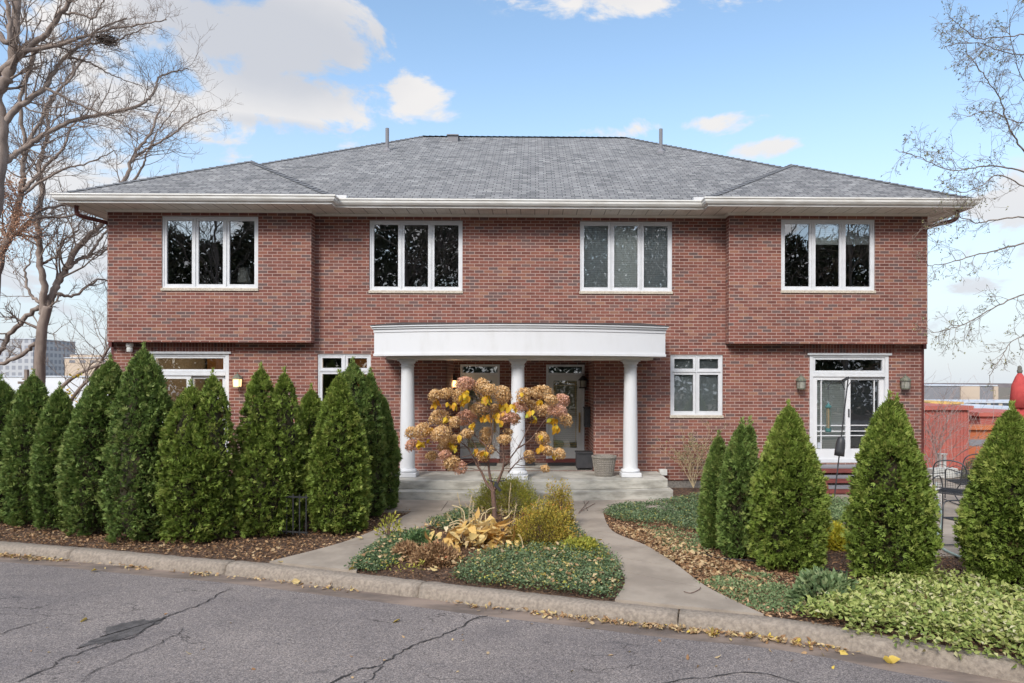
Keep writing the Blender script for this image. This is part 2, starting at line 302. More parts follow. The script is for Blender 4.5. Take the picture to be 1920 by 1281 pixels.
blind_mat('door_backing', (0.66, 0.62, 0.46), 0.05); blind_mat('soffit', (0.60, 0.57, 0.50), 3.0)
def soffit_mat():
    m, t, b = new_mat('soffit_panel'); b.inputs['Roughness'].default_value = 0.6
    o = N(t, 'ShaderNodeTexCoord').outputs['Object']; s_ = N(t, 'ShaderNodeSeparateXYZ'); t.links.new(o, s_.inputs[0])
    f = math_(t, 'FRACT', math_(t, 'DIVIDE', s_.outputs[0], 0.30)); g = math_(t, 'FRACT', math_(t, 'DIVIDE', s_.outputs[0], 0.10))
    k = math_(t, 'MAXIMUM', maprange(t, f, 0.93, 0.96), maprange(t, g, 0.94, 0.99, 0, 0.45))
    n = noise(t, o, 2.5, 5)
    c = mixc(t, maprange(t, n, 0.4, 0.7), (0.80, 0.77, 0.70), (0.66, 0.62, 0.55))
    t.links.new(mixc(t, k, c, (0.33, 0.30, 0.26)), b.inputs['Base Color'])
soffit_mat()
def emit(name, c, s):
    m, t, b = new_mat(name); b.inputs['Base Color'].default_value = (*c, 1); b.inputs['Emission Color'].default_value = (*c, 1); b.inputs['Emission Strength'].default_value = s
emit('lamp_glow', (1.0, 0.62, 0.28), 0.9)
pmat('lamp_glass', (0.34, 0.33, 0.28), (0.25, 0.25, 0.22), 20, 0.3)
emit('lamp_soft', (1.0, 0.80, 0.50), 0.8)
def facade(name, wall, win, fw, fh, dx=0.5, dz=0.45):
    """rows of window openings for a building hundreds of metres away"""
    m, t, b = new_mat(name); b.inputs['Roughness'].default_value = 0.8
    u = N(t, 'ShaderNodeUVMap').outputs[0]; s_ = N(t, 'ShaderNodeSeparateXYZ'); t.links.new(u, s_.inputs[0])
    a = math_(t, 'FRACT', math_(t, 'DIVIDE', s_.outputs[0], fw)); c = math_(t, 'FRACT', math_(t, 'DIVIDE', s_.outputs[1], fh))
    k = math_(t, 'MULTIPLY', math_(t, 'LESS_THAN', a, dx), math_(t, 'LESS_THAN', c, dz))
    t.links.new(mixc(t, k, wall, win), b.inputs['Base Color'])
facade('tower_facade', (0.40, 0.41, 0.43), (0.24, 0.25, 0.28), 3.0, 3.2, .6, .6)
facade('white_facade', (0.52, 0.52, 0.53), (0.20, 0.20, 0.23), 4.0, 9.0, .4, .7)
facade('garage_facade', (0.48, 0.40, 0.31), (0.07, 0.08, 0.10), 3.3, 50.0, .68, 1)
pmat('beige_wall', (0.50, 0.40, 0.31), (0.46, 0.37, 0.29), 0.1, 0.9)
pmat('grey_panel', (0.22, 0.215, 0.23), (0.19, 0.19, 0.205), 0.3, 0.8)
pmat('white_wall', (0.6, 0.61, 0.63), (0.55, 0.56, 0.58), 0.1, 0.8)
pmat('rust_red', (0.42, 0.115, 0.085), (0.34, 0.09, 0.07), 0.3, 0.8)
pmat('rust_orange', (0.46, 0.14, 0.05), (0.40, 0.11, 0.045), 0.3, 0.8)
pmat('ochre', (0.55, 0.35, 0.10), (0.5, 0.3, 0.09), 0.3, 0.8)
pmat('pale_roof', (0.50, 0.53, 0.58), (0.42, 0.45, 0.5), 0.2, 0.8)
pmat('hill', (0.10, 0.085, 0.09), (0.14, 0.12, 0.12), 0.02, 1.0)
pmat('nest', (0.12, 0.085, 0.06), (0.07, 0.05, 0.04), 30, 1.0)

# ------------------------------------------------------------------ mesh helpers
def tag(o, label=None, cat=None, group=None, kind=None):
    if label: o['label'] = label
    if cat: o['category'] = cat
    if group: o['group'] = group
    if kind: o['kind'] = kind
    return o
def worldoff(p):
    v = Vector((0, 0, 0))
    while p is not None: v += p.location; p = p.parent
    return v
def empty(name, loc, label, cat, group=None):
    o = bpy.data.objects.new(name, None); o.empty_display_size = 0.2; C.objects.link(o); o.location = loc
    return tag(o, label, cat, group)
class MB:
    def __init__(s): s.v = []; s.f = []; s.uv = []
    def face(s, pts, uv=None):
        i = len(s.v); pts = [Vector(p) for p in pts]; s.v += [tuple(p) for p in pts]; s.f.append(tuple(range(i, i + len(pts))))
        if uv is None:
            n = (pts[1] - pts[0]).cross(pts[2] - pts[0]); a = [abs(x) for x in n]
            if a[2] >= max(a[0], a[1]): uv = [(p.x, p.y) for p in pts]
            elif a[1] >= a[0]: uv = [(p.x, p.z) for p in pts]
            else: uv = [(p.y, p.z) for p in pts]
        s.uv += [tuple(q) for q in uv]
    def box(s, x0, x1, y0, y1, z0, z1):
        x0, x1 = min(x0, x1), max(x0, x1); y0, y1 = min(y0, y1), max(y0, y1); z0, z1 = min(z0, z1), max(z0, z1)
        p = lambda a, b, c: ((x0, x1)[a], (y0, y1)[b], (z0, z1)[c])
        for q in (((0,0,0),(1,0,0),(1,0,1),(0,0,1)), ((1,1,0),(0,1,0),(0,1,1),(1,1,1)), ((0,1,0),(0,0,0),(0,0,1),(0,1,1)),
                  ((1,0,0),(1,1,0),(1,1,1),(1,0,1)), ((0,0,1),(1,0,1),(1,1,1),(0,1,1)), ((0,1,0),(1,1,0),(1,0,0),(0,0,0))):
            s.face([p(*k) for k in q])
    def obox(s, c, ax, ay, az_):
        c, ax, ay, az_ = map(Vector, (c, ax, ay, az_))
        P = lambda a, b, d: c + ax * a + ay * b + az_ * d
        for q in (((-1,-1,-1),(1,-1,-1),(1,-1,1),(-1,-1,1)), ((1,1,-1),(-1,1,-1),(-1,1,1),(1,1,1)), ((-1,1,-1),(-1,-1,-1),(-1,-1,1),(-1,1,1)),
                  ((1,-1,-1),(1,1,-1),(1,1,1),(1,-1,1)), ((-1,-1,1),(1,-1,1),(1,1,1),(-1,1,1)), ((-1,1,-1),(1,1,-1),(1,-1,-1),(-1,-1,-1))):
            s.face([P(*k) for k in q])
    def tube(s, pts, r, sides=6, caps=True):
        pts = [Vector(p) for p in pts]; n = len(pts)
        if isinstance(r, (int, float)): r = [r] * n
        rings = []
        prev = None
        for i, p in enumerate(pts):
            d = (pts[min(i + 1, n - 1)] - pts[max(i - 1, 0)]).normalized()
            if prev is None: a = d.orthogonal().normalized()
            else:
                a = (prev - d * prev.dot(d)); a = a.normalized() if a.length > 1e-6 else d.orthogonal().normalized()
            prev = a; b = d.cross(a)
            rings.append([p + (a * math.cos(2 * math.pi * k / sides) + b * math.sin(2 * math.pi * k / sides)) * r[i] for k in range(sides)])
        i0 = len(s.v)
        for rg in rings: s.v += [tuple(q) for q in rg]; s.uv += [(0.5, 0.5)] * sides
        for i in range(n - 1):
            for k in range(sides):
                a = i0 + i * sides + k; b_ = i0 + i * sides + (k + 1) % sides
                s.f.append((a, b_, b_ + sides, a + sides))
        if caps: s.f.append(tuple(i0 + k for k in range(sides))[::-1]); s.f.append(tuple(i0 + (n - 1) * sides + k for k in range(sides)))
    def lathe(s, cx, cy, prof, seg=28, sx=1, sy=1):
        i0 = len(s.v)
        for (r, z) in prof:
            for k in range(seg):
                a = 2 * math.pi * k / seg; s.v.append((cx + r * sx * math.cos(a), cy + r * sy * math.sin(a), z)); s.uv.append((r * a, z))
        for i in range(len(prof) - 1):
            for k in range(seg):
                a = i0 + i * seg + k; b = i0 + i * seg + (k + 1) % seg; s.f.append((a, b, b + seg, a + seg))
        s.f.append(tuple(i0 + k for k in range(seg))[::-1]); s.f.append(tuple(i0 + (len(prof) - 1) * seg + k for k in range(seg)))
    def build(s, name, mat, parent=None, smooth=False, bevel=0):
        off = worldoff(parent)
        me = bpy.data.meshes.new(name); me.from_pydata([(a - off.x, b - off.y, c - off.z) for a, b, c in s.v], [], s.f)
        uvl = me.uv_layers.new(name='UVMap'); vi = np.empty(len(me.loops), np.int32); me.loops.foreach_get('vertex_index', vi)
        uvl.data.foreach_set('uv', np.array(s.uv, np.float32)[vi].ravel())
        me.materials.append(MATS[mat]); o = bpy.data.objects.new(name, me); C.objects.link(o); o.parent = parent
        if smooth:
            me.polygons.foreach_set('use_smooth', [len(p.vertices) == 4 for p in me.polygons])
        if bevel:
            bm_ = o.modifiers.new('bevel', 'BEVEL'); bm_.width = bevel; bm_.segments = 2; bm_.limit_method = 'ANGLE'
            wd = o.modifiers.new('weld', 'WELD'); wd.merge_threshold = 0.0005
            o.modifiers.move(1, 0)
        return o
def npmesh(name, V, Fq, UV, mat, parent=None, smooth=False):
    """V (n,3) world coords, Fq (m,k), UV per vertex (n,2)"""
    off = worldoff(parent); V = (V - np.array(off[:])).astype(np.float32)
    me = bpy.data.meshes.new(name); m, k = Fq.shape
    me.vertices.add(len(V)); me.vertices.foreach_set('co', V.ravel())
    me.loops.add(m * k); me.loops.foreach_set('vertex_index', Fq.astype(np.int32).ravel())
    me.polygons.add(m); me.polygons.foreach_set('loop_start', np.arange(0, m * k, k, dtype=np.int32))
    try: me.polygons.foreach_set('loop_total', np.full(m, k, np.int32))
    except Exception: pass
    uvl = me.uv_layers.new(name='UVMap'); uvl.data.foreach_set('uv', UV.astype(np.float32)[Fq.ravel()].ravel())
    if smooth: me.polygons.foreach_set('use_smooth', np.ones(m, bool))
    me.update(calc_edges=True); me.validate()
    me.materials.append(MATS[mat]); o = bpy.data.objects.new(name, me); C.objects.link(o); o.parent = parent
    return o
def nrm(a): return a / np.maximum(np.linalg.norm(a, axis=-1, keepdims=True), 1e-9)
def leaves(P, D, SIDE, L, Wd, tint, fold=0.25, shape=0.45):
    """one folded four-triangle leaf per row: base, two mids, tip -> two quads sharing the rib"""
    n = len(P); L = np.broadcast_to(L, (n,))[:, None]; Wd = np.broadcast_to(Wd, (n,))[:, None]
    D = nrm(D); SIDE = nrm(SIDE - D * (SIDE * D).sum(1, keepdims=True)); UP = np.cross(SIDE, D)
    a = P; m = P + D * L * shape; tip = P + D * L - UP * L * fold * 0.5
    l = m - SIDE * Wd * 0.5 + UP * Wd * fold; r = m + SIDE * Wd * 0.5 + UP * Wd * fold
    V = np.stack([a, l, tip, r], 1).reshape(-1, 3)
    Fq = np.arange(n * 4).reshape(n, 4); Ft = np.concatenate([Fq[:, [0, 1, 2]], Fq[:, [0, 2, 3]]])
    UV = np.repeat(np.stack([np.clip(tint, 0.01, 0.99), np.zeros(n)], 1), 4, 0)
    return V, Ft, UV
def rndv(n): return nrm(RNG.normal(size=(n, 3)))
def inpoly(x, y, poly):
    c = np.zeros(len(x), bool); j = len(poly) - 1
    for i in range(len(poly)):
        xi, yi = poly[i][:2]; xj, yj = poly[j][:2]
        k = ((yi > y) != (yj > y)) & (x < (xj - xi) * (y - yi) / (yj - yi + 1e-12) + xi); c ^= k; j = i
    return c
def scatter(poly, n):
    P = np.array([p[:2] for p in poly]); lo, hi = P.min(0), P.max(0); out_ = []
    tot = 0
    while tot < n:
        q = RNG.uniform(lo, hi, (n * 2, 2)); q = q[inpoly(q[:, 0], q[:, 1], poly)]; out_.append(q); tot += len(q)
    return np.concatenate(out_)[:n]
def lowf(q, k=1.0, seed=0):
    r = np.random.default_rng(seed); s = 0
    for i in range(6):
        w = r.normal(size=q.shape[1]) * k * (1 + i * 0.6); s = s + np.sin(q @ w + r.uniform(0, 6.28)) / (1 + i * 0.5)
    return s / 3
def catmull(pts, n=6):
    pts = [Vector(p) for p in pts]; out_ = []
    P = [pts[0]] + pts + [pts[-1]]
    for i in range(1, len(P) - 2):
        for k in range(n):
            t_ = k / n; a, b, c, d = P[i - 1], P[i], P[i + 1], P[i + 2]
            out_.append(0.5 * ((2 * b) + (c - a) * t_ + (2 * a - 5 * b + 4 * c - d) * t_ ** 2 + (3 * b - a - 3 * c + d) * t_ ** 3))
    out_.append(pts[-1]); return out_

# ------------------------------------------------------------------ ground, road, kerb, paths
D_ = 0.277; W_ = 8.75; W1 = 4.46; OV = 0.614
def terr(x, y):
    e = np.where(x > 9.3, 3.2, 16.0); e = np.where(x < -20, 12.0, e)
    d = np.maximum(y - e, 0); side = np.maximum(np.abs(x + 12) - 45, 0)
    z = -0.3 - np.minimum(np.sqrt((d * 0.36) ** 2 + (side * 0.25) ** 2), 24.0)
    return z
gx = np.concatenate([-np.geomspace(3200, 40, 24), np.linspace(-38, 38, 60), np.geomspace(40, 3200, 24)])
gy = np.concatenate([-np.geomspace(400, 32, 8), np.linspace(-30, 60, 70), np.geomspace(64, 3200, 26)])
XX, YY = np.meshgrid(gx, gy); ZZ = terr(XX, YY)
nx, ny = len(gx), len(gy); V = np.stack([XX.ravel(), YY.ravel(), ZZ.ravel()], 1)
ii = (np.arange(ny - 1)[:, None] * nx + np.arange(nx - 1)[None]).ravel()
tag(npmesh('ground', V, np.stack([ii, ii + 1, ii + nx + 1, ii + nx], 1), V[:, :2], 'far_ground', smooth=True), kind='structure')

kb = [(0, 1015), (153, 1027), (333, 1043), (483, 1055), (600, 1068), (700, 1079), (800, 1090), (900, 1102), (1067, 1120), (1150, 1129), (1274, 1142), (1437, 1157), (1578, 1177), (1662, 1193), (1780, 1212), (1920, 1236)]
kp = [onZ(u, v, 0.0) for u, v in kb]
d0 = (kp[1] - kp[0]).normalized(); d1 = (kp[-1] - kp[-3]).normalized()
kline = catmull([kp[0] - d0 * 22, kp[0] - d0 * 8] + kp + [kp[-1] + d1 * 3, kp[-1] + d1 * 9 + Vector((0, -1, 0)), kp[-1] + d1 * 20 + Vector((0, -3, 0))], 5)
kn = []
for i, p in enumerate(kline):
    d = (kline[min(i + 1, len(kline) - 1)] - kline[max(i - 1, 0)]).normalized(); kn.append(Vector((d.y, -d.x, 0)))   # towards the road
def kx(x):   # y of kerb's back edge at x
    for a, b in zip(kline, kline[1:]):
        if a.x <= x <= b.x: return a.y + (b.y - a.y) * (x - a.x) / max(b.x - a.x, 1e-6)
    return kline[0].y if x < kline[0].x else kline[-1].y
ROADZ = -0.125
mb = MB(); prof = [(-0.015, -0.29), (-0.015, -0.008), (0.0, 0.004), (0.11, 0.004), (0.15, -0.006), (0.178, -0.030), (0.195, -0.075), (0.215, -0.125), (0.215, -0.29)]
mb_seg = [i for i in range(0, len(kline) - 1)]
jn = [onZ(u, v, 0) for u, v in ((150, 1027), (437, 1051), (790, 1089), (1268, 1141), (1905, 1233), (-300, 990))]
k = 0; rnd = np.random.default_rng(3)
kk = []; acc = []
fine = []   # resample the kerb finely so its edge can wander like cast concrete
for i in range(len(kline) - 1):
    m_ = max(1, int((kline[i + 1] - kline[i]).length / 0.09))
    for j in range(m_): fine.append((kline[i].lerp(kline[i + 1], j / m_), kn[i].lerp(kn[i + 1], j / m_).normalized()))
for q in jn:
    i = min(range(len(fine) - 1), key=lambda i: (fine[i][0] - q).length); p, n = fine[i]; d = (fine[i + 1][0] - p).normalized()
    fine[i:i + 1] = [(p - d * .011, n), (p - d * .008, n), (p + d * .008, n), (p + d * .011, n)]
jidx = set()
for q in jn:
    o_ = sorted(range(len(fine)), key=lambda i: (fine[i][0] - q).length)[:6]
    for i in o_:
        if 0 < i < len(fine) - 1 and min((fine[i][0] - fine[i - 1][0]).length, (fine[i + 1][0] - fine[i][0]).length) < .005 and max((fine[i][0] - fine[i - 1][0]).length, (fine[i + 1][0] - fine[i][0]).length) < .03: jidx.add(i)
rows = []
for i, (p, n) in enumerate(fine):
    w = [math.sin(p.x * 2.3 + j) * 0.002 + rnd.normal() * 0.0028 for j in range(len(prof))]
    gap = i in jidx
    rows.append([p + n * (a + w[j] * (2 < j < 8)) + Vector((0, 0, b + (w[j] if 1 < j < 7 else 0) - (0.10 if gap and 0 < j < 8 else 0))) for j, (a, b) in enumerate(prof)])
nv = len(prof); V = np.array([tuple(q) for r_ in rows for q in r_]); ii = (np.arange(len(rows) - 1)[:, None] * nv + np.arange(nv - 1)[None]).ravel()
tag(npmesh('kerb', V, np.stack([ii, ii + 1, ii + nv + 1, ii + nv], 1), V[:, :2], 'kerb_concrete', smooth=True), kind='structure')
def strip(name, a, b, z, mat, z2=None):
    r_ = []
    for p, n in fine: r_ += [tuple(p + n * a)[:2] + (z,), tuple(p + n * b)[:2] + (z if z2 is None else z2,)]
    V = np.array(r_); ii = np.arange(len(fine) - 1) * 2
    return tag(npmesh(name, V, np.stack([ii, ii + 1, ii + 3, ii + 2], 1), V[:, :2], mat), kind='structure')
strip('gutter', 0.20, 0.53, ROADZ - 0.006, 'gutter_pan', ROADZ + 0.004)
ed = [p + n * 0.53 for p, n in fine]; ed2 = [ed[0]]
for p in ed[1:]:
    if p.x > ed2[-1].x + .01: ed2.append(p)
V = np.array([q for p in ed2 for q in ((p.x, p.y, ROADZ + .012), (p.x, -26.0, ROADZ + .012))]); ii = np.arange(len(ed2) - 1) * 2
tag(npmesh('road', V, np.stack([ii, ii + 1, ii + 3, ii + 2], 1), V[:, :2], 'asphalt'), kind='structure')
mb = MB(); mb.face([(-40, -40, ROADZ + .02), (40, -40, ROADZ + .02), (40, -26.02, ROADZ + .02), (-40, -26.02, ROADZ + .02)]); tag(mb.build('far_verge', 'mulch'), kind='structure')
# garden soil: one sheet from the kerb back past the house
soil = []
NX = 160; xs = np.linspace(-32, 11.6, NX)
r_ = []
for x in xs:
    y0 = kx(x); r_ += [(x, y0 - 0.01, -0.005), (x, min(y0 + 8, -0.2), 0.0), (x, 15.5 if x < 9.3 else 3.1, 0.0)]
V = np.array(r_); ii = (np.arange(NX - 1)[:, None] * 3 + np.arange(2)[None]).ravel()
tag(npmesh('garden_soil', V, np.stack([ii, ii + 3, ii + 4, ii + 1], 1), V[:, :2], 'mulch'), kind='structure')

def G(u, v, z=0.0): return onZ(u, v, z)
# forked concrete path: slabs between two edge lines, real gaps at the joints
mb = MB()
def slabs(L, Rr, cuts, z=0.030, sub=8):
    L = catmull(L, 8); Rr = catmull(Rr, 8)
    def at(P, t_):
        f = t_ * (len(P) - 1); i = min(int(f), len(P) - 2); return P[i].lerp(P[i + 1], f - i)
    for a, b in zip(cuts, cuts[1:]):
        ln = (at(L, a) - at(L, b)).length; g = 0.006 / max(ln, .1) * (b - a)
        ts = np.linspace(a + g, b - g, sub)
        for t0, t1 in zip(ts, ts[1:]):
            q = [at(L, t0), at(Rr, t0), at(Rr, t1), at(L, t1)]; mb.face([Vector((p.x, p.y, z)) for p in q][::-1])
        for P in (L, Rr):
            for t0, t1 in zip(ts, ts[1:]):
                p, q = at(P, t0), at(P, t1); mb.face([(p.x, p.y, z), (q.x, q.y, z), (q.x, q.y, -.05), (p.x, p.y, -.05)])
        for t0 in (ts[0], ts[-1]):
            p, q = at(L, t0), at(Rr, t0); mb.face([(p.x, p.y, z), (q.x, q.y, z), (q.x, q.y, -.05), (p.x, p.y, -.05)])
slabs([G(505, 1057), G(560, 1043), G(610, 1030), G(667, 1012), G(733, 983), G(772, 962)], [G(668, 1075), G(690, 1045), G(740, 1015), G(800, 992), G(836, 977), G(862, 962)], [0, .38, .66, .85, 1])
slabs([G(1153, 1129), G(1172, 1095), G(1160, 1065), G(1128, 1037), G(1098, 1015), G(1075, 990), G(1050, 962)], [G(1432, 1157), G(1370, 1128), G(1316, 1099), G(1262, 1058), G(1210, 1026), G(1147, 998), G(1130, 962)], [0, .27, .45, .62, .80, 1])
ya, yb = G(900, 961.6).y, -1.30
def Xg(u, y):
    return X_(u, y)
for a, b in ((-6.2, -4.1), (-4.1, X_(835, -1.9)), (X_(835, -1.9), X_(1098, -1.9)), (X_(1098, -1.9), X_(1262, -1.9))):
    mb.box(a + .006, b - .006, ya + .008, yb, -.05, .030)
tag(mb.build('path', 'path_concrete'), kind='structure')

def ribbon(name, px, w, z, mat, label=None):
    P = catmull([onZ(u, v, z) for u, v in px], 6); mb = MB()
    rr = random.Random(len(px) * 13 + int(px[0][0]))
    off = [Vector((rr.uniform(-1, 1), rr.uniform(-1, 1), 0)) * 0.02 for _ in P]; ww = [w * rr.uniform(.35, 1.4) for _ in P]
    P = [p + o_ for p, o_ in zip(P, off)]
    ww[0] = ww[-1] = .001
    for i in range(len(P) - 1):
        d = (P[i + 1] - P[i]).normalized(); n = Vector((-d.y, d.x, 0))
        mb.face([P[i] - n * ww[i], P[i + 1] - n * ww[i + 1], P[i + 1] + n * ww[i + 1], P[i] + n * ww[i]])
    return tag(mb.build(name, mat), kind='structure')
RZ = ROADZ + 0.016
ck = [(27, 1280), (100, 1250), (113, 1236), (147, 1225), (207, 1203), (247, 1195), (300, 1162), (333, 1148), (383, 1130), (417, 1110), (437, 1103)]
ribbon('road_crack', ck, 0.0075, RZ + .004, 'crack')
ribbon('road_crack', [(150, 1280), (180, 1258), (260, 1223), (300, 1207), (313, 1196), (330, 1190), (343, 1177)], .0045, RZ + .004, 'crack')
ribbon('road_crack', [(620, 1281), (667, 1257), (713, 1247), (743, 1227), (773, 1210), (813, 1197), (853, 1180), (883, 1163), (913, 1153)], .0075, RZ + .004, 'crack')
ribbon('road_crack', [(683, 1281), (700, 1266), (720, 1247)], .005, RZ + .004, 'crack')
ribbon('road_crack', [(0, 1190), (30, 1178), (92, 1160)], .005, RZ + .004, 'crack')
ribbon('road_crack', [(1240, 1281), (1330, 1268), (1420, 1262), (1500, 1280)], .006, RZ + .004, 'crack')
mb = MB(); pp = [(207, 1173), (253, 1164), (293, 1160), (313, 1158), (300, 1166), (262, 1186), (220, 1202), (175, 1209), (140, 1217), (178, 1198), (200, 1188)]
P = [onZ(u, v, RZ) for u, v in pp]; P2 = []
for a, b in zip(P, P[1:] + P[:1]):
    for k in range(6): P2.append(a.lerp(b, k / 6) + Vector((random.uniform(-.025, .025), random.uniform(-.04, .04), 0)))
mb.face(P2[::-1]); tag(mb.build('road_patch', 'crack_patch'), kind='structure')

# ------------------------------------------------------------------ the house
house = empty('brick_house', (0, 2, 0), 'wide two-storey red brick house with grey hipped shingle roof and white curved portico', 'house')
ZB, ZT = 3.142, 5.885
def wall_panel(mb, x0, x1, z0, z1, y, holes, depth=0.10):
    xs = sorted({x0, x1, *[h[0] for h in holes], *[h[1] for h in holes]}); zs = sorted({z0, z1, *[h[2] for h in holes], *[h[3] for h in holes]})
    for a, b in zip(xs, xs[1:]):
        for c, d in zip(zs, zs[1:]):
            if a < x0 or b > x1 or c < z0 or d > z1: continue
            if any(h[0] <= a + 1e-6 and h[1] >= b - 1e-6 and h[2] <= c + 1e-6 and h[3] >= d - 1e-6 for h in holes): continue
            mb.face([(a, y, c), (b, y, c), (b, y, d), (a, y, d)])
    for h in holes:
        a, b, c, d = h[:4]; e = y + depth
        mb.face([(a, y, c), (a, e, c), (a, e, d), (a, y, d)]); mb.face([(b, e, c), (b, y, c), (b, y, d), (b, e, d)])
        mb.face([(a, y, d), (b, y, d), (b, e, d), (a, e, d)]); mb.face([(a, e, c), (b, e, c), (b, y, c), (a, y, c)])
WT, WB = 5.815, 4.285
bayw = {-1: (-7.612, -5.58, WB, WT), 1: (5.58, 7.612, WB, WT)}
mainw = {-1: (-3.294, -1.276, WB, WT), 1: (1.276, 3.294, WB, WT)}
gz1 = 2.91; gz0 = Z_(779, D_, 1300)
grw = {-1: (-4.407, -3.258, gz0, gz1), 1: (3.258, 4.407, gz0, gz1)}
dz1 = 2.940; dz0 = Z_(868, D_, 1600)
drw = {-1: (-8.03, -6.314, dz0, dz1), 1: (6.314, 8.065, dz0, dz1)}
DK = 0.37; YR = D_ + 1.5; CEIL = 2.86
rx0, rx1 = X_(836, D_), X_(1113, D_)
recess = (rx0, rx1, DK, CEIL)
mb = MB()
WG = 8.78
wall_panel(mb, -WG, WG, 0.17, ZB, D_, [grw[-1], grw[1], drw[-1], drw[1], recess])
wall_panel(mb, -W1, W1, ZB, 5.94, D_, [mainw[-1], mainw[1]])
for s in (-1, 1):
    a, b = sorted((s * W1, s * W_)); wall_panel(mb, a, b, ZB, 5.94, 0.0, [bayw[s]])
    for x in (s * W1, s * W_): mb.face([(x, 0, ZB), (x, D_, ZB), (x, D_, 5.94), (x, 0, 5.94)])
    mb.face([(a, 0, ZB), (b, 0, ZB), (b, D_ , ZB), (a, D_, ZB)])
    mb.box(a - .006 if s < 0 else a - .006, b + .006, -.006, D_ - .004, ZB - .006, ZB + .055) if False else None
    x = s * WG; mb.face([(x, D_, 0.17), (x, 11.7, 0.17), (x, 11.7, 5.94), (x, D_, 5.94)])
mb.face([(-WG, 11.7, -.3), (WG, 11.7, -.3), (WG, 11.7, 5.94), (-WG, 11.7, 5.94)])
# porch recess
fd = {-1: (X_(863, YR), X_(937, YR)), 1: (X_(1024, YR), X_(1096, YR))}
ft = 2.72
fz0 = DK + 0.015
wall_panel(mb, rx0, rx1, DK, CEIL, YR, [(fd[-1][0], fd[-1][1], DK, ft), (fd[1][0], fd[1][1], DK, ft)])
for x in (rx0, rx1): mb.face([(x, D_, DK), (x, YR, DK), (x, YR, CEIL), (x, D_, CEIL)])
wall = mb.build('wall', 'brick', house)
mb = MB()
for s in (-1, 1):
    a, b, c, d = drw[s]; mb = MB(); mb.box(a - .14, b + .14, D_ - .004, D_ + .09, d + .001, ZB - .004); mb.build('lintel', 'soldier_brick', house)
mb = MB(); mb.box(-WG + .02, WG - .02, D_ + .03, D_ + .2, -.3, .165)
mb.box(-WG - .02, -WG + .2, D_ + .03, 11.6, -.3, .165); mb.box(WG - .2, WG - .01, D_ + .03, 11.6, -.3, .165)
mb.build('foundation', 'foundation', house)
mb = MB(); mb.box(rx0 + .002, rx1 - .002, D_ - .3, YR + .2, CEIL + .002, CEIL + .05); mb.build('porch_ceiling', 'white_paint', house)

# windows: frame, sashes, panes, sill
def ring(mb, x0, x1, z0, z1, y0, y1, w):
    mb.box(x0, x0 + w, y0, y1, z0, z1); mb.box(x1 - w, x1, y0, y1, z0, z1)
    mb.box(x0 + w, x1 - w, y0, y1, z1 - w, z1); mb.box(x0 + w, x1 - w, y0, y1, z0, z0 + w)
def window(h, y, cols=3, split=None, blinds=None, sill=True):
    x0, x1, z0, z1 = h; mb = MB(); e = .004
    ring(mb, x0 + e, x1 - e, z0 + e, z1 - e, y + .022, y + .12, .035)
    cells = []
    cw = (x1 - x0 - .07) / cols
    rows_ = [(z0 + .035, z1 - .035)] if not split else [(z0 + .035, split - .012), (split + .012, z1 - .035)]
    for i in range(cols):
        a = x0 + .035 + i * cw; b = a + cw
        if i: mb.box(a - .012, a + .012, y + .020, y + .118, z0 + .036, z1 - .036)
        for c, d in rows_: cells.append((a + (.013 if i else .001), b - (.013 if i < cols - 1 else .001), c, d))
    if split: mb.box(x0 + .036, x1 - .036, y + .018, y + .116, split - .012, split + .012)
    o = mb.build('window', 'window_frame', house)
    sh = MB()
    for a, b, c, d in cells: ring(sh, a + .003, b - .003, c + .003, d - .003, y + .034, y + .09, .052)
    sh.build('sash', 'window_frame', o)
    for a, b, c, d in cells:
        g = MB(); g.face([(a + .054, y + .062, c + .054), (b - .054, y + .062, c + .054), (b - .054, y + .062, d - .054), (a + .054, y + .062, d - .054)]); g.build('pane', 'glass', o)
    if sill:
        sl = MB(); n = 26
        for i in range(n):
            pass
        sl.box(x0 - .012, x1 + .012, y - .028, y + .1, z0 - .058, z0 + .002); sl.build('sill', 'sill_stone', o, bevel=.006)
    if blinds:
        for i, m in enumerate(blinds):
            if not m: continue
            mname, drop = m; a, b = x0 + .04 + i * cw, x0 + .04 + (i + 1) * cw - .01
            bl = MB(); bl.box(a, b, y + .124, y + .131, z1 - .04 - (z1 - z0 - .08) * drop, z1 - .04); bl.build('blind', mname, o)
    return o
window(bayw[-1], 0.0); window(bayw[1], 0.0, blinds=[None, ('blind_white', .33), ('blind_grey', .33)])
window(mainw[-1], D_); window(mainw[1], D_, blinds=[('blind_grey', 1), ('blind_white', 1), ('blind_grey', 1)])
gsp = Z_(697, D_, 1300)
window(grw[-1], D_, 2, gsp); window(grw[1], D_, 2, gsp, blinds=[('shade_plain', .97), ('shade_plain', .97)])

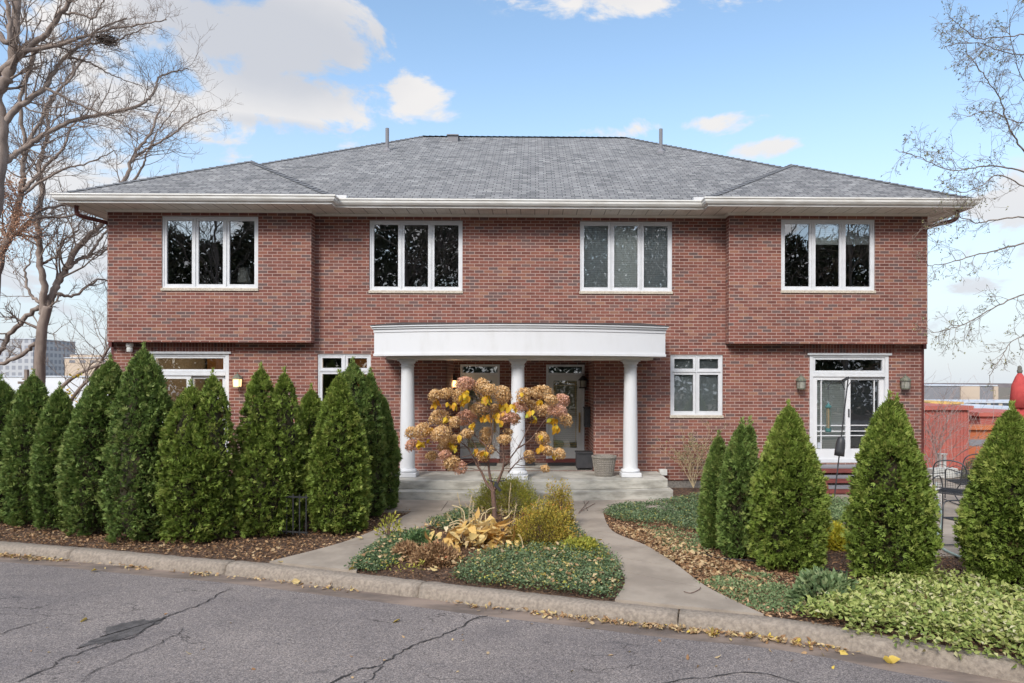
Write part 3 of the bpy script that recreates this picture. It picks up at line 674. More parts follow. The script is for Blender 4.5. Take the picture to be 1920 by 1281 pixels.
# patio doors with a transom light above
def patio(h, s):
    x0, x1, z0, z1 = h; y = D_; mb = MB(); e = .004
    zt = Z_(703.5, D_, 1600)
    ring(mb, x0 + e, x1 - e, z0 + e, z1 - e, y + .01, y + .14, .075)
    mb.box(x0 + .078, x1 - .078, y + .006, y + .138, zt - .035, zt + .045)
    mb.box(x0 - .05, x1 + .05, y - .03, y - .002, z1 - .035, z1 + .012)
    o = mb.build('patio_door', 'window_frame', house)
    f = MB(); ring(f, x0 + .082, x1 - .082, zt + .049, z1 - .08, y + .03, y + .1, .05); f.build('transom_sash', 'window_frame', o)
    g = MB(); g.face([(x0 + .13, y + .07, zt + .095), (x1 - .13, y + .07, zt + .095), (x1 - .13, y + .07, z1 - .13), (x0 + .13, y + .07, z1 - .13)]); g.build('pane', 'glass', o)
    xm = (x0 + x1) / 2; zz0, zz1 = z0 + .079, zt - .038
    for k, (a, b) in enumerate(((x0 + .08, xm + .03), (xm - .03, x1 - .08))):
        yy = y + (.03 if k == 0 else .085); p = MB(); w = .095
        p.box(a, a + w, yy, yy + .045, zz0, zz1); p.box(b - w, b, yy, yy + .045, zz0, zz1); p.box(a + w, b - w, yy, yy + .045, zz1 - .07, zz1); p.box(a + w, b - w, yy, yy + .045, zz0, zz0 + .22)
        # grille bars: one tall bar by the hinge side, three low cross bars
        bx = a + w + .10 if k == 0 else b - w - .10
        p.box(bx - .010, bx + .010, yy + .015, yy + .035, zz0 + .222, zz1 - .072)
        hh = zz1 - zz0
        for fz in (.30, .37, .245): p.box(a + w + .002, b - w - .002, yy + .013, yy + .033, zz0 + hh * fz + .06, zz0 + hh * fz + .078)
        pn = p.build('door_panel', 'white_paint', o)
        g = MB(); g.face([(a + w, yy + .04, zz0 + .22), (b - w, yy + .04, zz0 + .22), (b - w, yy + .04, zz1 - .07), (a + w, yy + .04, zz1 - .07)]); g.build('pane', 'glass', o)
        if s > 0:
            bl = MB(); bl.box(a + .06, b - .06, y + .16 + .01 * k, y + .165 + .01 * k, zz0 + .1, zz1); bl.build('blind', 'blind_white' if k == 0 else 'screen', o)
    if s > 0:
        hd = MB(); hd.box(xm - .015, xm + .012, y + .012, y + .028, z0 + 1.0, z0 + 1.18); hd.build('handle', 'dark_metal', o)
        st = MB(); st.box(x0 + .20, x0 + .27, y + .062, y + .066, zz0 + .235, zz0 + .36); st.build('sticker', 'pale_roof', o)
    return o
patio(drw[-1], -1); patio(drw[1], 1)

# front doors
for s in (-1, 1):
    x0, x1 = fd[s]; y = YR; zt = Z_(701, YR)
    zdr = Z_(860, YR)
    mb = MB(); e = .003
    mb.box(x0 + e, x0 + .055, y - .03, y + .1, zdr, ft - e); mb.box(x1 - .055, x1 - e, y - .03, y + .1, zdr, ft - e)
    mb.box(x0 + .056, x1 - .056, y - .028, y + .098, ft - .05, ft - e); mb.box(x0 + .056, x1 - .056, y - .028, y + .098, zt - .03, zt + .02)
    o = mb.build('front_door', 'window_frame', house)
    g = MB(); g.face([(x0 + .05, y + .03, zt + .02), (x1 - .05, y + .03, zt + .02), (x1 - .05, y + .03, ft - .05), (x0 + .05, y + .03, ft - .05)]); g.build('transom_pane', 'glass', o)
    lf = MB(); a, b, c, d = x0 + .058, x1 - .058, zdr + .004, zt - .033
    lf.box(a, a + .12, y, y + .045, c, d); lf.box(b - .12, b, y, y + .045, c, d); lf.box(a + .12, b - .12, y, y + .045, d - .13, d); lf.box(a + .12, b - .12, y, y + .045, c, c + .25)
    lf.build('door_leaf', 'door_paint', o)
    p = MB(); p.face([(a + .12, y + .02, c + .25), (b - .12, y + .02, c + .25), (b - .12, y + .02, d - .13), (a + .12, y + .02, d - .13)]); p.build('door_pane', 'door_glass', o)
    ld = MB()
    for q in (a + .155, b - .155): ld.box(q - .004, q + .004, y + .008, y + .014, c + .25, d - .13)
    for q in (c + .30, d - .18, c + .36, d - .24): ld.box(a + .12, b - .12, y + .006, y + .012, q - .004, q + .004)
    ld.build('leaded_bars', 'brass', o)
    bl = MB(); bl.box(a + .1, b - .1, y + .06, y + .065, c + .2, d - .1); bl.build('door_backing', 'door_backing', o)  # pale panel added behind the pane to make the door glass look lighter
    hd = MB(); hx = b - .06
    hd.lathe(hx, y - .03, [(.03, c + 1.0), (.03, c + 1.02)], 12); hd.tube([(hx, y, c + .98), (hx, y - .06, c + .95), (hx, y - .06, c + .72), (hx, y, c + .66)], .014, 8)
    hd.box(hx - .022, hx + .022, y - .012, y - .001, c + .62, c + 1.1); hd.build('handle', 'brass', o)
    th = MB(); th.box(x0 + e, x1 - e, y - .06, y + .09, DK + .002, zdr - .002); th.build('threshold', 'redwood', o)

# interior rooms
mb = MB(); z0, z1 = 0.3, 5.9
for a, b in ((-8.6, -4.7), (-4.7, rx0 - .1), (rx1 + .1, 4.9), (4.9, 8.6)):
    for c, d in ((.35, 2.98), (3.2, 5.93)):
        yb_ = 4.2; yf = D_ + .18 if (c < 1 or abs(a + b) / 2 < 4) else .18
        mb.face([(a, yb_, c), (b, yb_, c), (b, yb_, d), (a, yb_, d)]); mb.face([(a, yf, c), (a, yb_, c), (a, yb_, d), (a, yf, d)]); mb.face([(b, yf, c), (b, yb_, c), (b, yb_, d), (b, yf, d)])
        mb.face([(a, yf, c), (b, yf, c), (b, yb_, c), (a, yb_, c)]); mb.face([(a, yf, d), (b, yf, d), (b, yb_, d), (a, yb_, d)])
mb.face([(rx0, YR + 2.5, DK), (rx1, YR + 2.5, DK), (rx1, YR + 2.5, 2.9), (rx0, YR + 2.5, 2.9)]); mb.face([(0, YR + .1, DK), (0, YR + 2.5, DK), (0, YR + 2.5, 2.9), (0, YR + .1, 2.9)])
mb.build('room_lining', 'interior', house)
for q in ((-8.5, -4.8, 3.9, 4.1, .4, 2.9), (-4.6, rx0 - .2, 3.9, 4.1, .4, 2.9), (5, 8.5, 3.9, 4.1, 2.3, 2.95)): mb = MB(); mb.box(*q); mb.build('timber_panelling', 'interior_wood', house)
for x in (-6.6, -3.6):
    ld = bpy.data.lights.new('room_lamp', 'POINT'); ld.energy = 32 if x < -5 else 14; ld.color = (1, .72, .42); ld.shadow_soft_size = .15
    lo = bpy.data.objects.new('room_lamp_light', ld); C.objects.link(lo); lo.location = (x, 2.4 - 2, 2.6); lo.parent = house
mb = MB(); lx = X_(459, 1.2); lz = Z_(515, 1.2, 459)
mb.lathe(lx, 1.2, [(.16, lz - .2), (.13, lz + .14)], 20); lamp_s = mb.build('table_lamp_shade', 'lampshade', house)
mb = MB(); mb.lathe(lx, 1.2, [(.09, 3.9), (.1, 3.95), (.04, 4.0), (.07, 4.15), (.02, 4.3), (.015, lz - .2)], 14); mb.build('table_lamp_base', 'brass', house)

# roof
ZE = 6.105; PIT = 0.562; SL = math.sqrt(1 + PIT * PIT); TR = 6.32; eX = W_ + OV; ym = D_ - OV
def rz(t_): return ZE + PIT * t_
mb = MB()
def rface(pts, run, axis):
    """uv: along the eave, up the slope"""
    uv = [((p[0] if axis == 'x' else p[1]), run(p) * SL) for p in pts]; mb.face(pts, uv)
yr = ym + TR; yb2 = ym + 2 * TR
A1 = (-eX + TR, yr, rz(TR)); A2 = (eX - TR, yr, rz(TR))
bw = (eX - (W1 - OV)) / 2; bi = W1 - OV
def ap(s): return (s * (bi + bw), -OV + bw, rz(bw))
def ap2(s): return (s * (bi + bw), ym + bw, rz(bw))
fm = lambda p: p[1] - ym
# main front slope (cut round the two wing roofs)
# valley line: wing inner slope x distance from inner eave = main front slope run -> from (bi, ym) up to ap2
rface([(-bi, ym, ZE), (bi, ym, ZE), ap2(1), A2, A1, ap2(-1)], fm, 'x')
for s in (-1, 1):
    sf = lambda p, s=s: eX - s * p[0]
    q = [(s * eX, -OV, ZE), (s * eX, yb2, ZE), (A2 if s > 0 else A1), ap2(s), ap(s)]; rface(q if s > 0 else q[::-1], sf, 'y')
    fr = lambda p: p[1] + OV
    q = [(s * bi, -OV, ZE), (s * eX, -OV, ZE), ap(s)]; rface(q if s > 0 else q[::-1], fr, 'x')
    inr = lambda p, s=s: s * p[0] - bi
    q = [(s * bi, ym, ZE), (s * bi, -OV, ZE), ap(s), ap2(s)]; rface(q if s > 0 else q[::-1], inr, 'y')
rface([(eX, yb2, ZE), (-eX, yb2, ZE), A1, A2], lambda p: yb2 - p[1], 'x')
roof = mb.build('roof', 'shingles', house)
mb = MB()
def cap(a, b, w=.10):
    a, b = Vector(a), Vector(b); n = max(2, int((b - a).length / .17)); d = (b - a).normalized(); sd_ = Vector((d.y, -d.x, 0)).normalized()
    up = sd_.cross(d).normalized(); up = up if up.z > 0 else -up
    for i in range(n):
        p = a.lerp(b, i / n); q = a.lerp(b, (i + 1.15) / n); h0, h1 = .030, .012
        for s in (-1, 1): 
            drop = up * -.045
            pts = [p + up * h0, p + sd_ * s * w + up * h0 + drop, q + sd_ * s * w + up * h1 + drop, q + up * h1]
            mb.face(pts if s < 0 else pts[::-1])
        mb.face([p + up * h0 + sd_ * w + up * -.045, p + up * h0, p + up * h0 - sd_ * w + up * -.045, p - up * .05])
cap(A1, A2, .13); cap(ap2(-1), A1); cap(ap2(1), A2)
for s in (-1, 1):
    cap((s * eX, -OV, ZE), ap(s)); cap((s * bi, -OV, ZE), ap(s)); cap(ap(s), ap2(s)); cap((s * eX, yb2, ZE), A2 if s > 0 else A1)
mb.build('ridge_cap', 'ridge_shingle', roof)
for u, vt, vb in ((726, 241, 283), (1239, 242, 285)):
    # find the point on the main slope under pixel (u, vb)
    d = ray(u, vb); t_ = (ZE - PIT * ym + PIT * CAM[1] - CAM[2]) / (d[2] - PIT * d[1]); p = Vector((CAM[0] + d[0] * t_, CAM[1] + d[1] * t_, CAM[2] + d[2] * t_))
    h = (vb - vt) / F * (p.y - CAM[1]); mb = MB(); mb.lathe(p.x, p.y, [(.14, p.z - .15), (.13, p.z - .02), (.06, p.z + .06), (.05, p.z + .08), (.05, p.z + h)], 14); mb.build('vent_pipe', 'grey_panel', roof)
d = ray(849, 265); t_ = (ZE - PIT * ym + PIT * CAM[1] - CAM[2]) / (d[2] - PIT * d[1]); p = Vector((CAM[0] + d[0] * t_, CAM[1] + d[1] * t_, CAM[2] + d[2] * t_))
mb = MB(); mb.box(p.x - .15, p.x + .15, p.y - .02, p.y + .28, p.z - .1, p.z + .16); mb.box(p.x - .17, p.x + .17, p.y - .06, p.y + .3, p.z + .162, p.z + .19); mb.build('roof_vent', 'grey_panel', roof)

# soffit, frieze and gutters along the stepped eave line
SZ = 5.942
mb = MB()
for a, b, y0 in ((-eX + .02, -bi - .02, -OV + .02), (bi + .02, eX - .02, -OV + .02)): mb.face([(a, y0, SZ), (b, y0, SZ), (b, .4, SZ), (a, .4, SZ)])
mb.face([(-bi - .02, ym + .02, SZ + .001), (bi + .02, ym + .02, SZ + .001), (bi + .02, .4, SZ + .001), (-bi - .02, .4, SZ + .001)])
for s in (-1, 1):
    a, b = sorted((s * (W_ - .1), s * (eX - .02))); mb.face([(a, .4, SZ - .001), (b, .4, SZ - .001), (b, yb2, SZ - .001), (a, yb2, SZ - .001)])
mb.build('soffit', 'soffit_panel', house)
mb = MB()
def along(path, prof, closed=False):
    """sweep a (outward, z) profile along a mitred plan polyline (outward = right-hand side of travel)"""
    P = [Vector((*p, 0)) for p in path]; ring_ = []
    for i, p in enumerate(P):
        d0 = (P[i] - P[i - 1]).normalized() if i else (P[1] - P[0]).normalized(); d1 = (P[i + 1] - P[i]).normalized() if i < len(P) - 1 else d0
        n0, n1 = Vector((d0.y, -d0.x, 0)), Vector((d1.y, -d1.x, 0)); m_ = (n0 + n1); m_ = m_ / max(m_.dot(n0), .2)
        ring_.append([p + m_ * a + Vector((0, 0, z)) for a, z in prof])
    for r0, r1 in zip(ring_, ring_[1:]):
        for k in range(len(prof)):
            k2 = (k + 1) % len(prof); mb.face([r0[k], r1[k], r1[k2], r0[k2]])
    mb.face(ring_[0]); mb.face(ring_[-1][::-1])
eave = [(-eX, yb2), (-eX, -OV), (-bi, -OV), (-bi, ym), (bi, ym), (bi, -OV), (eX, -OV), (eX, yb2)]
along(eave, [(-.06, SZ - .012), (.0, SZ - .012), (.0, SZ + .02), (.045, SZ + .035), (.075, SZ + .075), (.08, SZ + .115), (.098, SZ + .13), (.098, SZ + .158), (.088, SZ + .158), (.08, SZ + .135), (-.02, SZ + .12), (-.06, SZ + .03)])
mb.build('gutter', 'gutter', house)
mb = MB(); wl = [(-W_, 3), (-W_, 0), (-W1, 0), (-W1, D_), (W1, D_), (W1, 0), (W_, 0), (W_, 3)]
along(wl, [(.002, ZT + .004), (.022, ZT + .004), (.022, ZT + .04), (.04, ZT + .045), (.04, SZ - .002), (.002, SZ - .002)])
mb.build('frieze_board', 'trim_beige', house)
for s in (-1, 1): mb = MB(); mb.box(s * (bi - .03), s * (bi - .25), ym - .095, ym + .01, SZ + .13, SZ + .22); mb.build('gutter_guard', 'white_paint', house)
for s in (-1, 1):
    mb = MB(); x = s * (eX - .10); y = .45
    mb.tube(catmull([(x - s * .08, -.32, SZ + .0), (x - s * .08, -.32, SZ - .14), (x - s * .16, -.26, SZ - .21), (s * (W_ + .06), .1, SZ - .27), (s * (W_ + .045), .2, SZ - .42)], 6), .042, 10)
    mb.box(s * (W_ + .008), s * (W_ + .078), .16, .24, ZB - .1, SZ - .4)
    mb.box(s * (WG + .006), s * (WG + .07), D_ + .02, D_ + .10, .02, ZB + .02)
    mb.build('downpipe', 'downpipe', house, smooth=False)

# portico
def arc(hw, y_end, y_mid, n=28, x0=0):
    """circular arc in plan through (+-hw, y_end) and (0, y_mid)"""
    h = y_end - y_mid; Rr = (hw * hw + h * h) / (2 * h); cy = y_mid + Rr; a = math.asin(hw / Rr)
    return [(Rr * math.sin(q), cy - Rr * math.cos(q)) for q in np.linspace(-a, a, n)]
def arc_slab(mb, hw, ye, ymd, yback, z0, z1, n=28):
    A = arc(hw, ye, ymd, n); top = [(x, y, z1) for x, y in A] + [(hw, yback, z1), (-hw, yback, z1)]; bot = [(x, y, z0) for x, y, _ in top]
    mb.face(top); mb.face(bot[::-1])
    u = 0
    for i in range(len(top)):
        j = (i + 1) % len(top); mb.face([bot[i], bot[j], top[j], top[i]])
PB, PT = 2.828, 3.437; pw = 2.94; ye, ymd = -.78, -1.36
portico = None
mb = MB(); arc_slab(mb, pw, ye, ymd, D_ - .004, PB, 3.30); arc_slab(mb, pw + .014, ye - .014, ymd - .014, D_ - .005, PB + .002, PB + .05)
arc_slab(mb, pw + .012, ye - .012, ymd - .012, D_ - .006, 3.302, 3.365); arc_slab(mb, pw + .035, ye - .035, ymd - .035, D_ - .007, 3.367, 3.405); arc_slab(mb, pw + .06, ye - .06, ymd - .06, D_ - .008, 3.407, PT)
portico = mb.build('portico', 'white_paint', house)
mb = MB(); arc_slab(mb, pw - .22, ye + .14, ymd + .2, D_ + .02, PB - .055, PB - .003); mb.build('soffit_beam', 'trim_beige', portico)
mb = MB(); A = arc(pw + .07, ye - .07, ymd - .07)
zf, zw = PT + .012, PT + .16
for (a, b), (c, d) in zip(A, A[1:]): mb.face([(a, b, zf), (c, d, zf), (c * .86, D_ - .01, zw), (a * .86, D_ - .01, zw)]); mb.face([(a, b, PT + .001), (c, d, PT + .001), (c, d, zf), (a, b, zf)])
for s in (-1, 1):
    x, y = A[0] if s < 0 else A[-1]; mb.face([(x, y, zf), (x * .86, D_ - .01, zw), (x, D_ - .01, PT + .001)])
mb.build('portico_roof', 'roof_dark', portico)
for (x, y) in ((-2.315, -.52), (X_(971, -.85), -.85), (2.27, -.52)):
    mb = MB(); z = DK + .004; mb.box(x - .205, x + .205, y - .205, y + .205, z, z + .085)
    o = mb.build('column', 'white_paint', house, bevel=.008)
    mb = MB(); mb.lathe(x, y, [(.185, z + .086), (.198, z + .105), (.198, z + .13), (.18, z + .15), (.158, z + .158), (.152, z + .18), (.15, z + .3), (.148, z + .9), (.138, z + 1.5), (.128, z + 2.18), (.126, z + 2.24), (.142, z + 2.25), (.142, z + 2.268), (.13, z + 2.275), (.13, z + 2.30), (.15, z + 2.315), (.165, z + 2.345), (.168, z + 2.355)], 36)
    mb.build('shaft', 'white_paint', o, smooth=True)
    mb = MB(); mb.box(x - .18, x + .18, y - .18, y + .18, z + 2.357, PB - .057); mb.build('capital', 'white_paint', o)
# porch steps
mb = MB(); arc_slab(mb, 2.97, -.92, -1.20, D_ - .003, .192, DK); arc_slab(mb, 3.03, -1.16, -1.46, D_ - .02, -.05, .19)
mb.box(rx0 + .003, rx1 - .003, D_ - .002, YR - .003, .1, DK - .001)
mb.build('porch_steps', 'step_concrete', house, bevel=.012)
mb = MB(); x = 3.02; mb.box(3.0, 3.16, D_ - .16, D_ - .01, .30, .42); mb.build('drain_outlet', 'white_plastic', house)
mb = MB(); x, z = X_(243, D_ - .12), ZB - .1; mb.lathe(x, D_ - .12, [(.02, z - .12), (.055, z - .10), (.06, z - .04), (.05, z), (.07, z + .01), (.07, z + .08)], 16); mb.build('security_camera', 'white_plastic', house)

# lanterns on the walls
def lantern(x, y, z, lit, mat, light=0.0):
    mb = MB(); yc = y - .13
    mb.box(x - .05, x + .05, y - .02, y - .002, z - .1, z + .12); mb.tube([(x, y - .02, z + .1), (x, yc, z + .17), (x, yc, z + .13)], .012, 6)
    mb.lathe(x, yc, [(.028, z + .165), (.055, z + .14), (.10, z + .09), (.118, z + .07), (.118, z + .055)], 8)
    mb.lathe(x, yc, [(.09, z - .13), (.095, z - .11), (.095, z - .10)], 8)
    for k in range(4):
        a = math.pi / 4 + k * math.pi / 2; mb.tube([(x + .09 * math.cos(a), yc + .09 * math.sin(a), z - .1), (x + .10 * math.cos(a), yc + .10 * math.sin(a), z + .06)], .007, 4)
    mb.lathe(x, yc, [(.004, z + .21), (.014, z + .19), (.006, z + .165)], 8)
    o = mb.build('wall_lantern', mat, house)
    g = MB(); g.lathe(x, yc, [(.078, z - .099), (.088, z + .054)], 12); g.build('lantern_glass', 'lamp_glow' if lit else 'lamp_glass', o)
    if light:
        ld = bpy.data.lights.new('lantern_light', 'POINT'); ld.energy = light; ld.color = (1, .66, .34); ld.shadow_soft_size = .08
        lo = bpy.data.objects.new('lantern_light', ld); C.objects.link(lo); lo.location = (x, yc - .16 - 2, z - .05); lo.parent = house
p = onY(445, 716, D_ - .13); lantern(p.x, D_, p.z, True, 'verdigris', 1.5)
p = onY(1502, 719, D_ - .13); lantern(p.x, D_, p.z, False, 'verdigris')
p = onY(1698, 719, D_ - .13); lantern(p.x, D_, p.z, False, 'verdigris')
p = onY(851, 718, YR - .13); lantern(p.x + .0, YR, p.z, True, 'dark_metal', 2.0)
p = onY(1105, 718, YR - .13); lantern(min(p.x, rx1 - .13), YR, p.z, False, 'dark_metal')
mb = MB(); p = onY(1104, 782, YR - .5); x = rx1 - .004
mb.box(x - .13, x, YR - .75, YR - .4, p.z - .22, p.z + .2); mb.box(x - .15, x, YR - .77, YR - .38, p.z + .202, p.z + .24)
mb.build('mailbox', 'dark_plastic', house, bevel=.01)

# ------------------------------------------------------------------ porch things
def woven_planter():
    p = G(1133, 893, DK); x, y = p.x, p.y + .05; root = empty('planter', (x, y, DK), 'round grey wicker planter on the porch beside the right column', 'planter')
    mb = MB(); z = DK + .004; n = 30; prof = [(.175, z)]
    for i in range(20):
        f = i / 19; prof.append((.178 + .062 * f + (.006 if i % 2 else -.004), z + .02 + f * .36))
    prof += [(.262, z + .385), (.262, z + .415), (.225, z + .415), (.215, z + .33)]
    mb.lathe(x, y, prof, 40); o = mb.build('basket', 'wicker', root)
    mb = MB()
    for k in range(26):
        a = k / 26 * 2 * math.pi; mb.tube([(x + .185 * math.cos(a), y + .185 * math.sin(a), z + .01), (x + .25 * math.cos(a), y + .25 * math.sin(a), z + .39)], .007, 4)
    mb.build('weave_stake', 'wicker', root)['kind'] = 'stuff'
    mb = MB(); mb.lathe(x, y, [(.2, z + .33), (.214, z + .37)], 24); mb.build('soil', 'mulch', root)
woven_planter()
def storage_box():
    a, b = X_(1081, .45), X_(1113, .45); z = DK + .02; zt = Z_(848, .45)
    root = empty('storage_box', ((a + b) / 2, .6, DK), 'square black lidded box beside the right front door', 'box')
    mb = MB(); mb.box(a, b, .42, .80, z + .02, zt - .035); mb.build('body', 'dark_plastic', root, bevel=.008)
    mb = MB(); mb.box(a - .015, b + .015, .40, .82, zt - .03, zt); mb.build('lid', 'dark_plastic', root, bevel=.006)
    for (p, q) in ((a + .04, .46), (b - .04, .46), (a + .04, .76), (b - .04, .76)):
        mb = MB(); mb.box(p - .02, p + .02, q - .02, q + .02, DK + .003, z + .019); mb.build('foot', 'dark_plastic', root)
storage_box()
mb = MB()
for s, lab in ((-1, 'black doormat in front of the left front door'), (1, 'black doormat in front of the right front door')):
    mb = MB(); x = sum(fd[s]) / 2; mb.box(x - .42, x + .42, YR - .62, YR - .12, DK + .002, DK + .018); mb.box(x - .40, x + .40, YR - .60, YR - .14, DK + .0185, DK + .021)
    tag(mb.build('doormat', 'rubber_mat'), lab, 'doormat')
mb = MB(); p = G(990, 873, DK)
mb.obox((p.x + .02, p.y, DK + .045), (.12, .03, 0), (-.03, .07, 0), (0, .0, .04)); mb.obox((p.x + .1, p.y + .02, DK + .1), (.06, .02, 0), (-.02, .05, 0), (0, 0, .012))
tag(mb.build('boot_tray', 'dark_plastic', bevel=.015), 'small black item on the porch floor behind the middle column', 'boot tray')

# red timber steps below the right patio door
def timber_steps():
    x0, x1 = X_(1524, -.1), X_(1660, -.1); root = empty('timber_steps', ((x0 + x1) / 2, -.5, 0), 'dark red timber steps below the right patio door', 'steps')
    zt = dz0 - .03; n = 3; tr = .28
    for i in range(n):
        z = zt - i * zt / n; y1 = D_ - .03 - i * tr if i else D_ - .03; y0 = D_ - .03 - .42 - i * tr if i else D_ - .03 - .42
        y0 = D_ - .03 - .42 - i * tr; y1 = y0 + tr + .02 if i else D_ - .03
        for k in range(2):
            mb = MB(); ya_ = y0 + (y1 - y0) * k / 2; mb.box(x0 + .045, x1 - .045, ya_ + .004, ya_ + (y1 - y0) / 2 - .004, z - .035, z); mb.build('tread', 'grey_panel', root)
        mb = MB(); mb.box(x0 + .045, x1 - .045, y0 + .01, y0 + .03, z - .13, z - .037); mb.build('riser', 'redwood', root)
    for x in (x0, x1):
        mb = MB(); pts = [(D_ - .03, 0.02), (D_ - .03, zt + .03), (D_ - .45, zt + .03), (D_ - 1.12, .22), (D_ - 1.12, .02)]
        mb.face([(x - .02, a, b) for a, b in pts]); mb.face([(x + .02, a, b) for a, b in pts][::-1])
        for (a, b), (c, d) in zip(pts, pts[1:] + pts[:1]): mb.face([(x - .02, a, b), (x + .02, a, b), (x + .02, c, d), (x - .02, c, d)])
        mb.build('stringer', 'redwood', root)
timber_steps()
# right patio slab and its front kerb
mb = MB(); 
px0, px1 = X_(1535, -1.3), 11.5
mb.box(px0, px1, -1.72, D_ - .02, -.04, .022)
ycut = [-1.73, -3.0, -4.3, G(1770, 1046).y]
for a, b in zip(ycut, ycut[1:]): mb.box(5.3, 8.6, b + .01, a - .005, -.04, .021); mb.box(8.61, 11.5, b + .01, a - .005, -.04, .021)
mb.box(9.0, 11.5, D_ - .01, 3.05, -.04, .020)
tag(mb.build('patio', 'path_concrete'), kind='structure')
mb = MB(); yk = ycut[-1] - .02
mb.tube([(5.9, yk, .0), (6.6, yk, .025), (7.6, yk + .02, .02), (9.5, yk, .02)], [.03, .07, .07, .06], 10); tag(mb.build('patio_edging', 'kerb_concrete'), kind='structure')

# ------------------------------------------------------------------ arborvitae
def arbor(u, vb, wpx, vt, lobes=None, label='', group='', n=8000, mat='arborvitae', p=1.7, lean=0, dy=0.0, seed=1):
    n = int(n * 1.2)
    if group == GL and p < 2.4: p = {1.7: 2.5, 1.25: 1.7}.get(p, 2.4)
    f = G(u, vb); D = f.y - CAM[1]; r = wpx / F * D / 2; r = wpx * (0.97 if group == GL else 0.98) / F * (D + r) / 2 - .035
    c = onZ(u, vb); sc = (D + r * .75) / D; cx = CAM[0] + (c.x - CAM[0]) * sc; cy = CAM[1] + (c.y - CAM[1]) * sc + dy
    H = CAM[2] - (vt - PY) / F * (cy - CAM[1])
    root = empty('arborvitae', (cx, cy, 0), label, 'shrub', group)
    rg = np.random.default_rng(seed)
    lobes = lobes or [(0, 0, 1.0, 1.0)]
    allV, allF, allU = [], [], []; o0 = 0
    tot = sum(l[2] for l in lobes)
    core = MB()
    for (lx, ly, lr, lh) in lobes:
        m = int(n * lr / tot); Rr = r * lr; Hh = H * lh
        m = int(m * 1.25); nc = max(60, m // 13)   # sprays grow in tufts, with gaps between the tufts
        ct = rg.uniform(0, 1, nc) ** 0.92; cth = rg.uniform(0, 2 * np.pi, nc); ca = rg.normal(0, .055, nc); ctint = rg.normal(0, .09, nc); ci = rg.integers(0, nc, m)
        loose = rg.random(m) < .22
        t_ = np.where(loose, rg.uniform(0, 1, m), np.clip(ct[ci] + rg.normal(0, .020, m), 0, 1)); th = np.where(loose, rg.uniform(0, 2 * np.pi, m), cth[ci] + rg.normal(0, .030, m) / max(Rr, .1))
        def prof(t_): 
            lower = 0.86 + 0.14 * np.clip(t_ / .22, 0, 1); up_ = np.clip((t_ - .35) / .65, 0, 1)
            return lower * (1 - up_ ** p) ** 0.75 + 0.015
        q = np.stack([np.cos(th) * 1.3, np.sin(th) * 1.3, t_ * H * 2.4], 1)
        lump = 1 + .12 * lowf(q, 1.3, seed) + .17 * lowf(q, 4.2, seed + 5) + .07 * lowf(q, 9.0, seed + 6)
        edge = np.where(~loose, 1 + ca[ci] + rg.normal(-.02, .05, m), 1 - np.abs(rg.normal(0, .2, m)))
        rr = Rr * prof(t_) * lump * np.clip(edge, .25, 1.14)
        out_ = np.stack([np.cos(th), np.sin(th), np.zeros(m)], 1)
        ax = np.stack([cx + lx * r + lean * t_ ** 2 * r, np.full(m, cy + ly * r), t_ * Hh * .97 + .05], 1)
        P = ax + out_ * rr[:, None] * .93
        slope = np.clip((t_ - .5) * 1.6, 0, 1)[:, None]
        Dr = out_ * (0.75 - .5 * slope) + np.array([0, 0, 1.0]) * (.38 + .8 * slope) + rg.normal(0, .38, (m, 3))
        Dr = nrm(Dr); sd_ = nrm(np.cross(Dr, rg.normal(size=(m, 3))))
        L = rg.uniform(.032, .078, m) * (1 + .35 * slope[:, 0] * (t_ > .9))
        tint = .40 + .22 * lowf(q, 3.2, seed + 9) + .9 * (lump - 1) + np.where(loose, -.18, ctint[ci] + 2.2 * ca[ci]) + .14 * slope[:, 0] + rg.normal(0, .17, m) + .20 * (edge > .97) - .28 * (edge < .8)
        for ang, fl in ((-.95, .62), (-.48, .85), (0, 1.0), (.48, .85), (.95, .62)):
            dd = Dr * math.cos(ang) + sd_ * math.sin(ang) + rg.normal(0, .12, (m, 3))
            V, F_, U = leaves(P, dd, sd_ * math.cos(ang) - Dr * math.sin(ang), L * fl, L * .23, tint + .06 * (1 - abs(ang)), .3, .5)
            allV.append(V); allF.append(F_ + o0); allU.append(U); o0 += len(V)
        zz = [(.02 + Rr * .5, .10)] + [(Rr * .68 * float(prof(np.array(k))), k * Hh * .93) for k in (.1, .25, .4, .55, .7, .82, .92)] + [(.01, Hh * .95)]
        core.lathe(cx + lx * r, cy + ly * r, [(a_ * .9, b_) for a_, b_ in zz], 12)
    # a few leader shoots at the tips
    for (lx, ly, lr, lh) in lobes:
        m = 120; tt = rg.uniform(0, 1, m); top = np.array([cx + lx * r + lean * r, cy + ly * r, H * lh * .97])
        P = top + np.stack([rg.normal(0, .03, m) * (1.2 - tt), rg.normal(0, .03, m) * (1.2 - tt), tt * .26 - .06], 1); dd = nrm(rg.normal(0, .5, (m, 3)) + np.array([0, 0, 1.2]))
        V, F_, U = leaves(P, dd, rndv(m), rg.uniform(.03, .07, m), .014, .85 + rg.normal(0, .1, m), .2, .5); allV.append(V); allF.append(F_ + o0); allU.append(U); o0 += len(V)
    npmesh('foliage', np.concatenate(allV), np.concatenate(allF), np.concatenate(allU), mat, root)
    core.build('dark_core', 'core', root)  # solid dark core added to block the view through the sprays
    mb = MB(); mb.tube([(cx, cy, -.02), (cx + .01, cy, .2), (cx, cy, H * .5)], [.05, .04, .02], 8); mb.build('trunk', 'bark', root)
GLP = 2.8; GL, GR = 'clipped evergreens in the hedge left of the path', 'evergreens in the right bed'
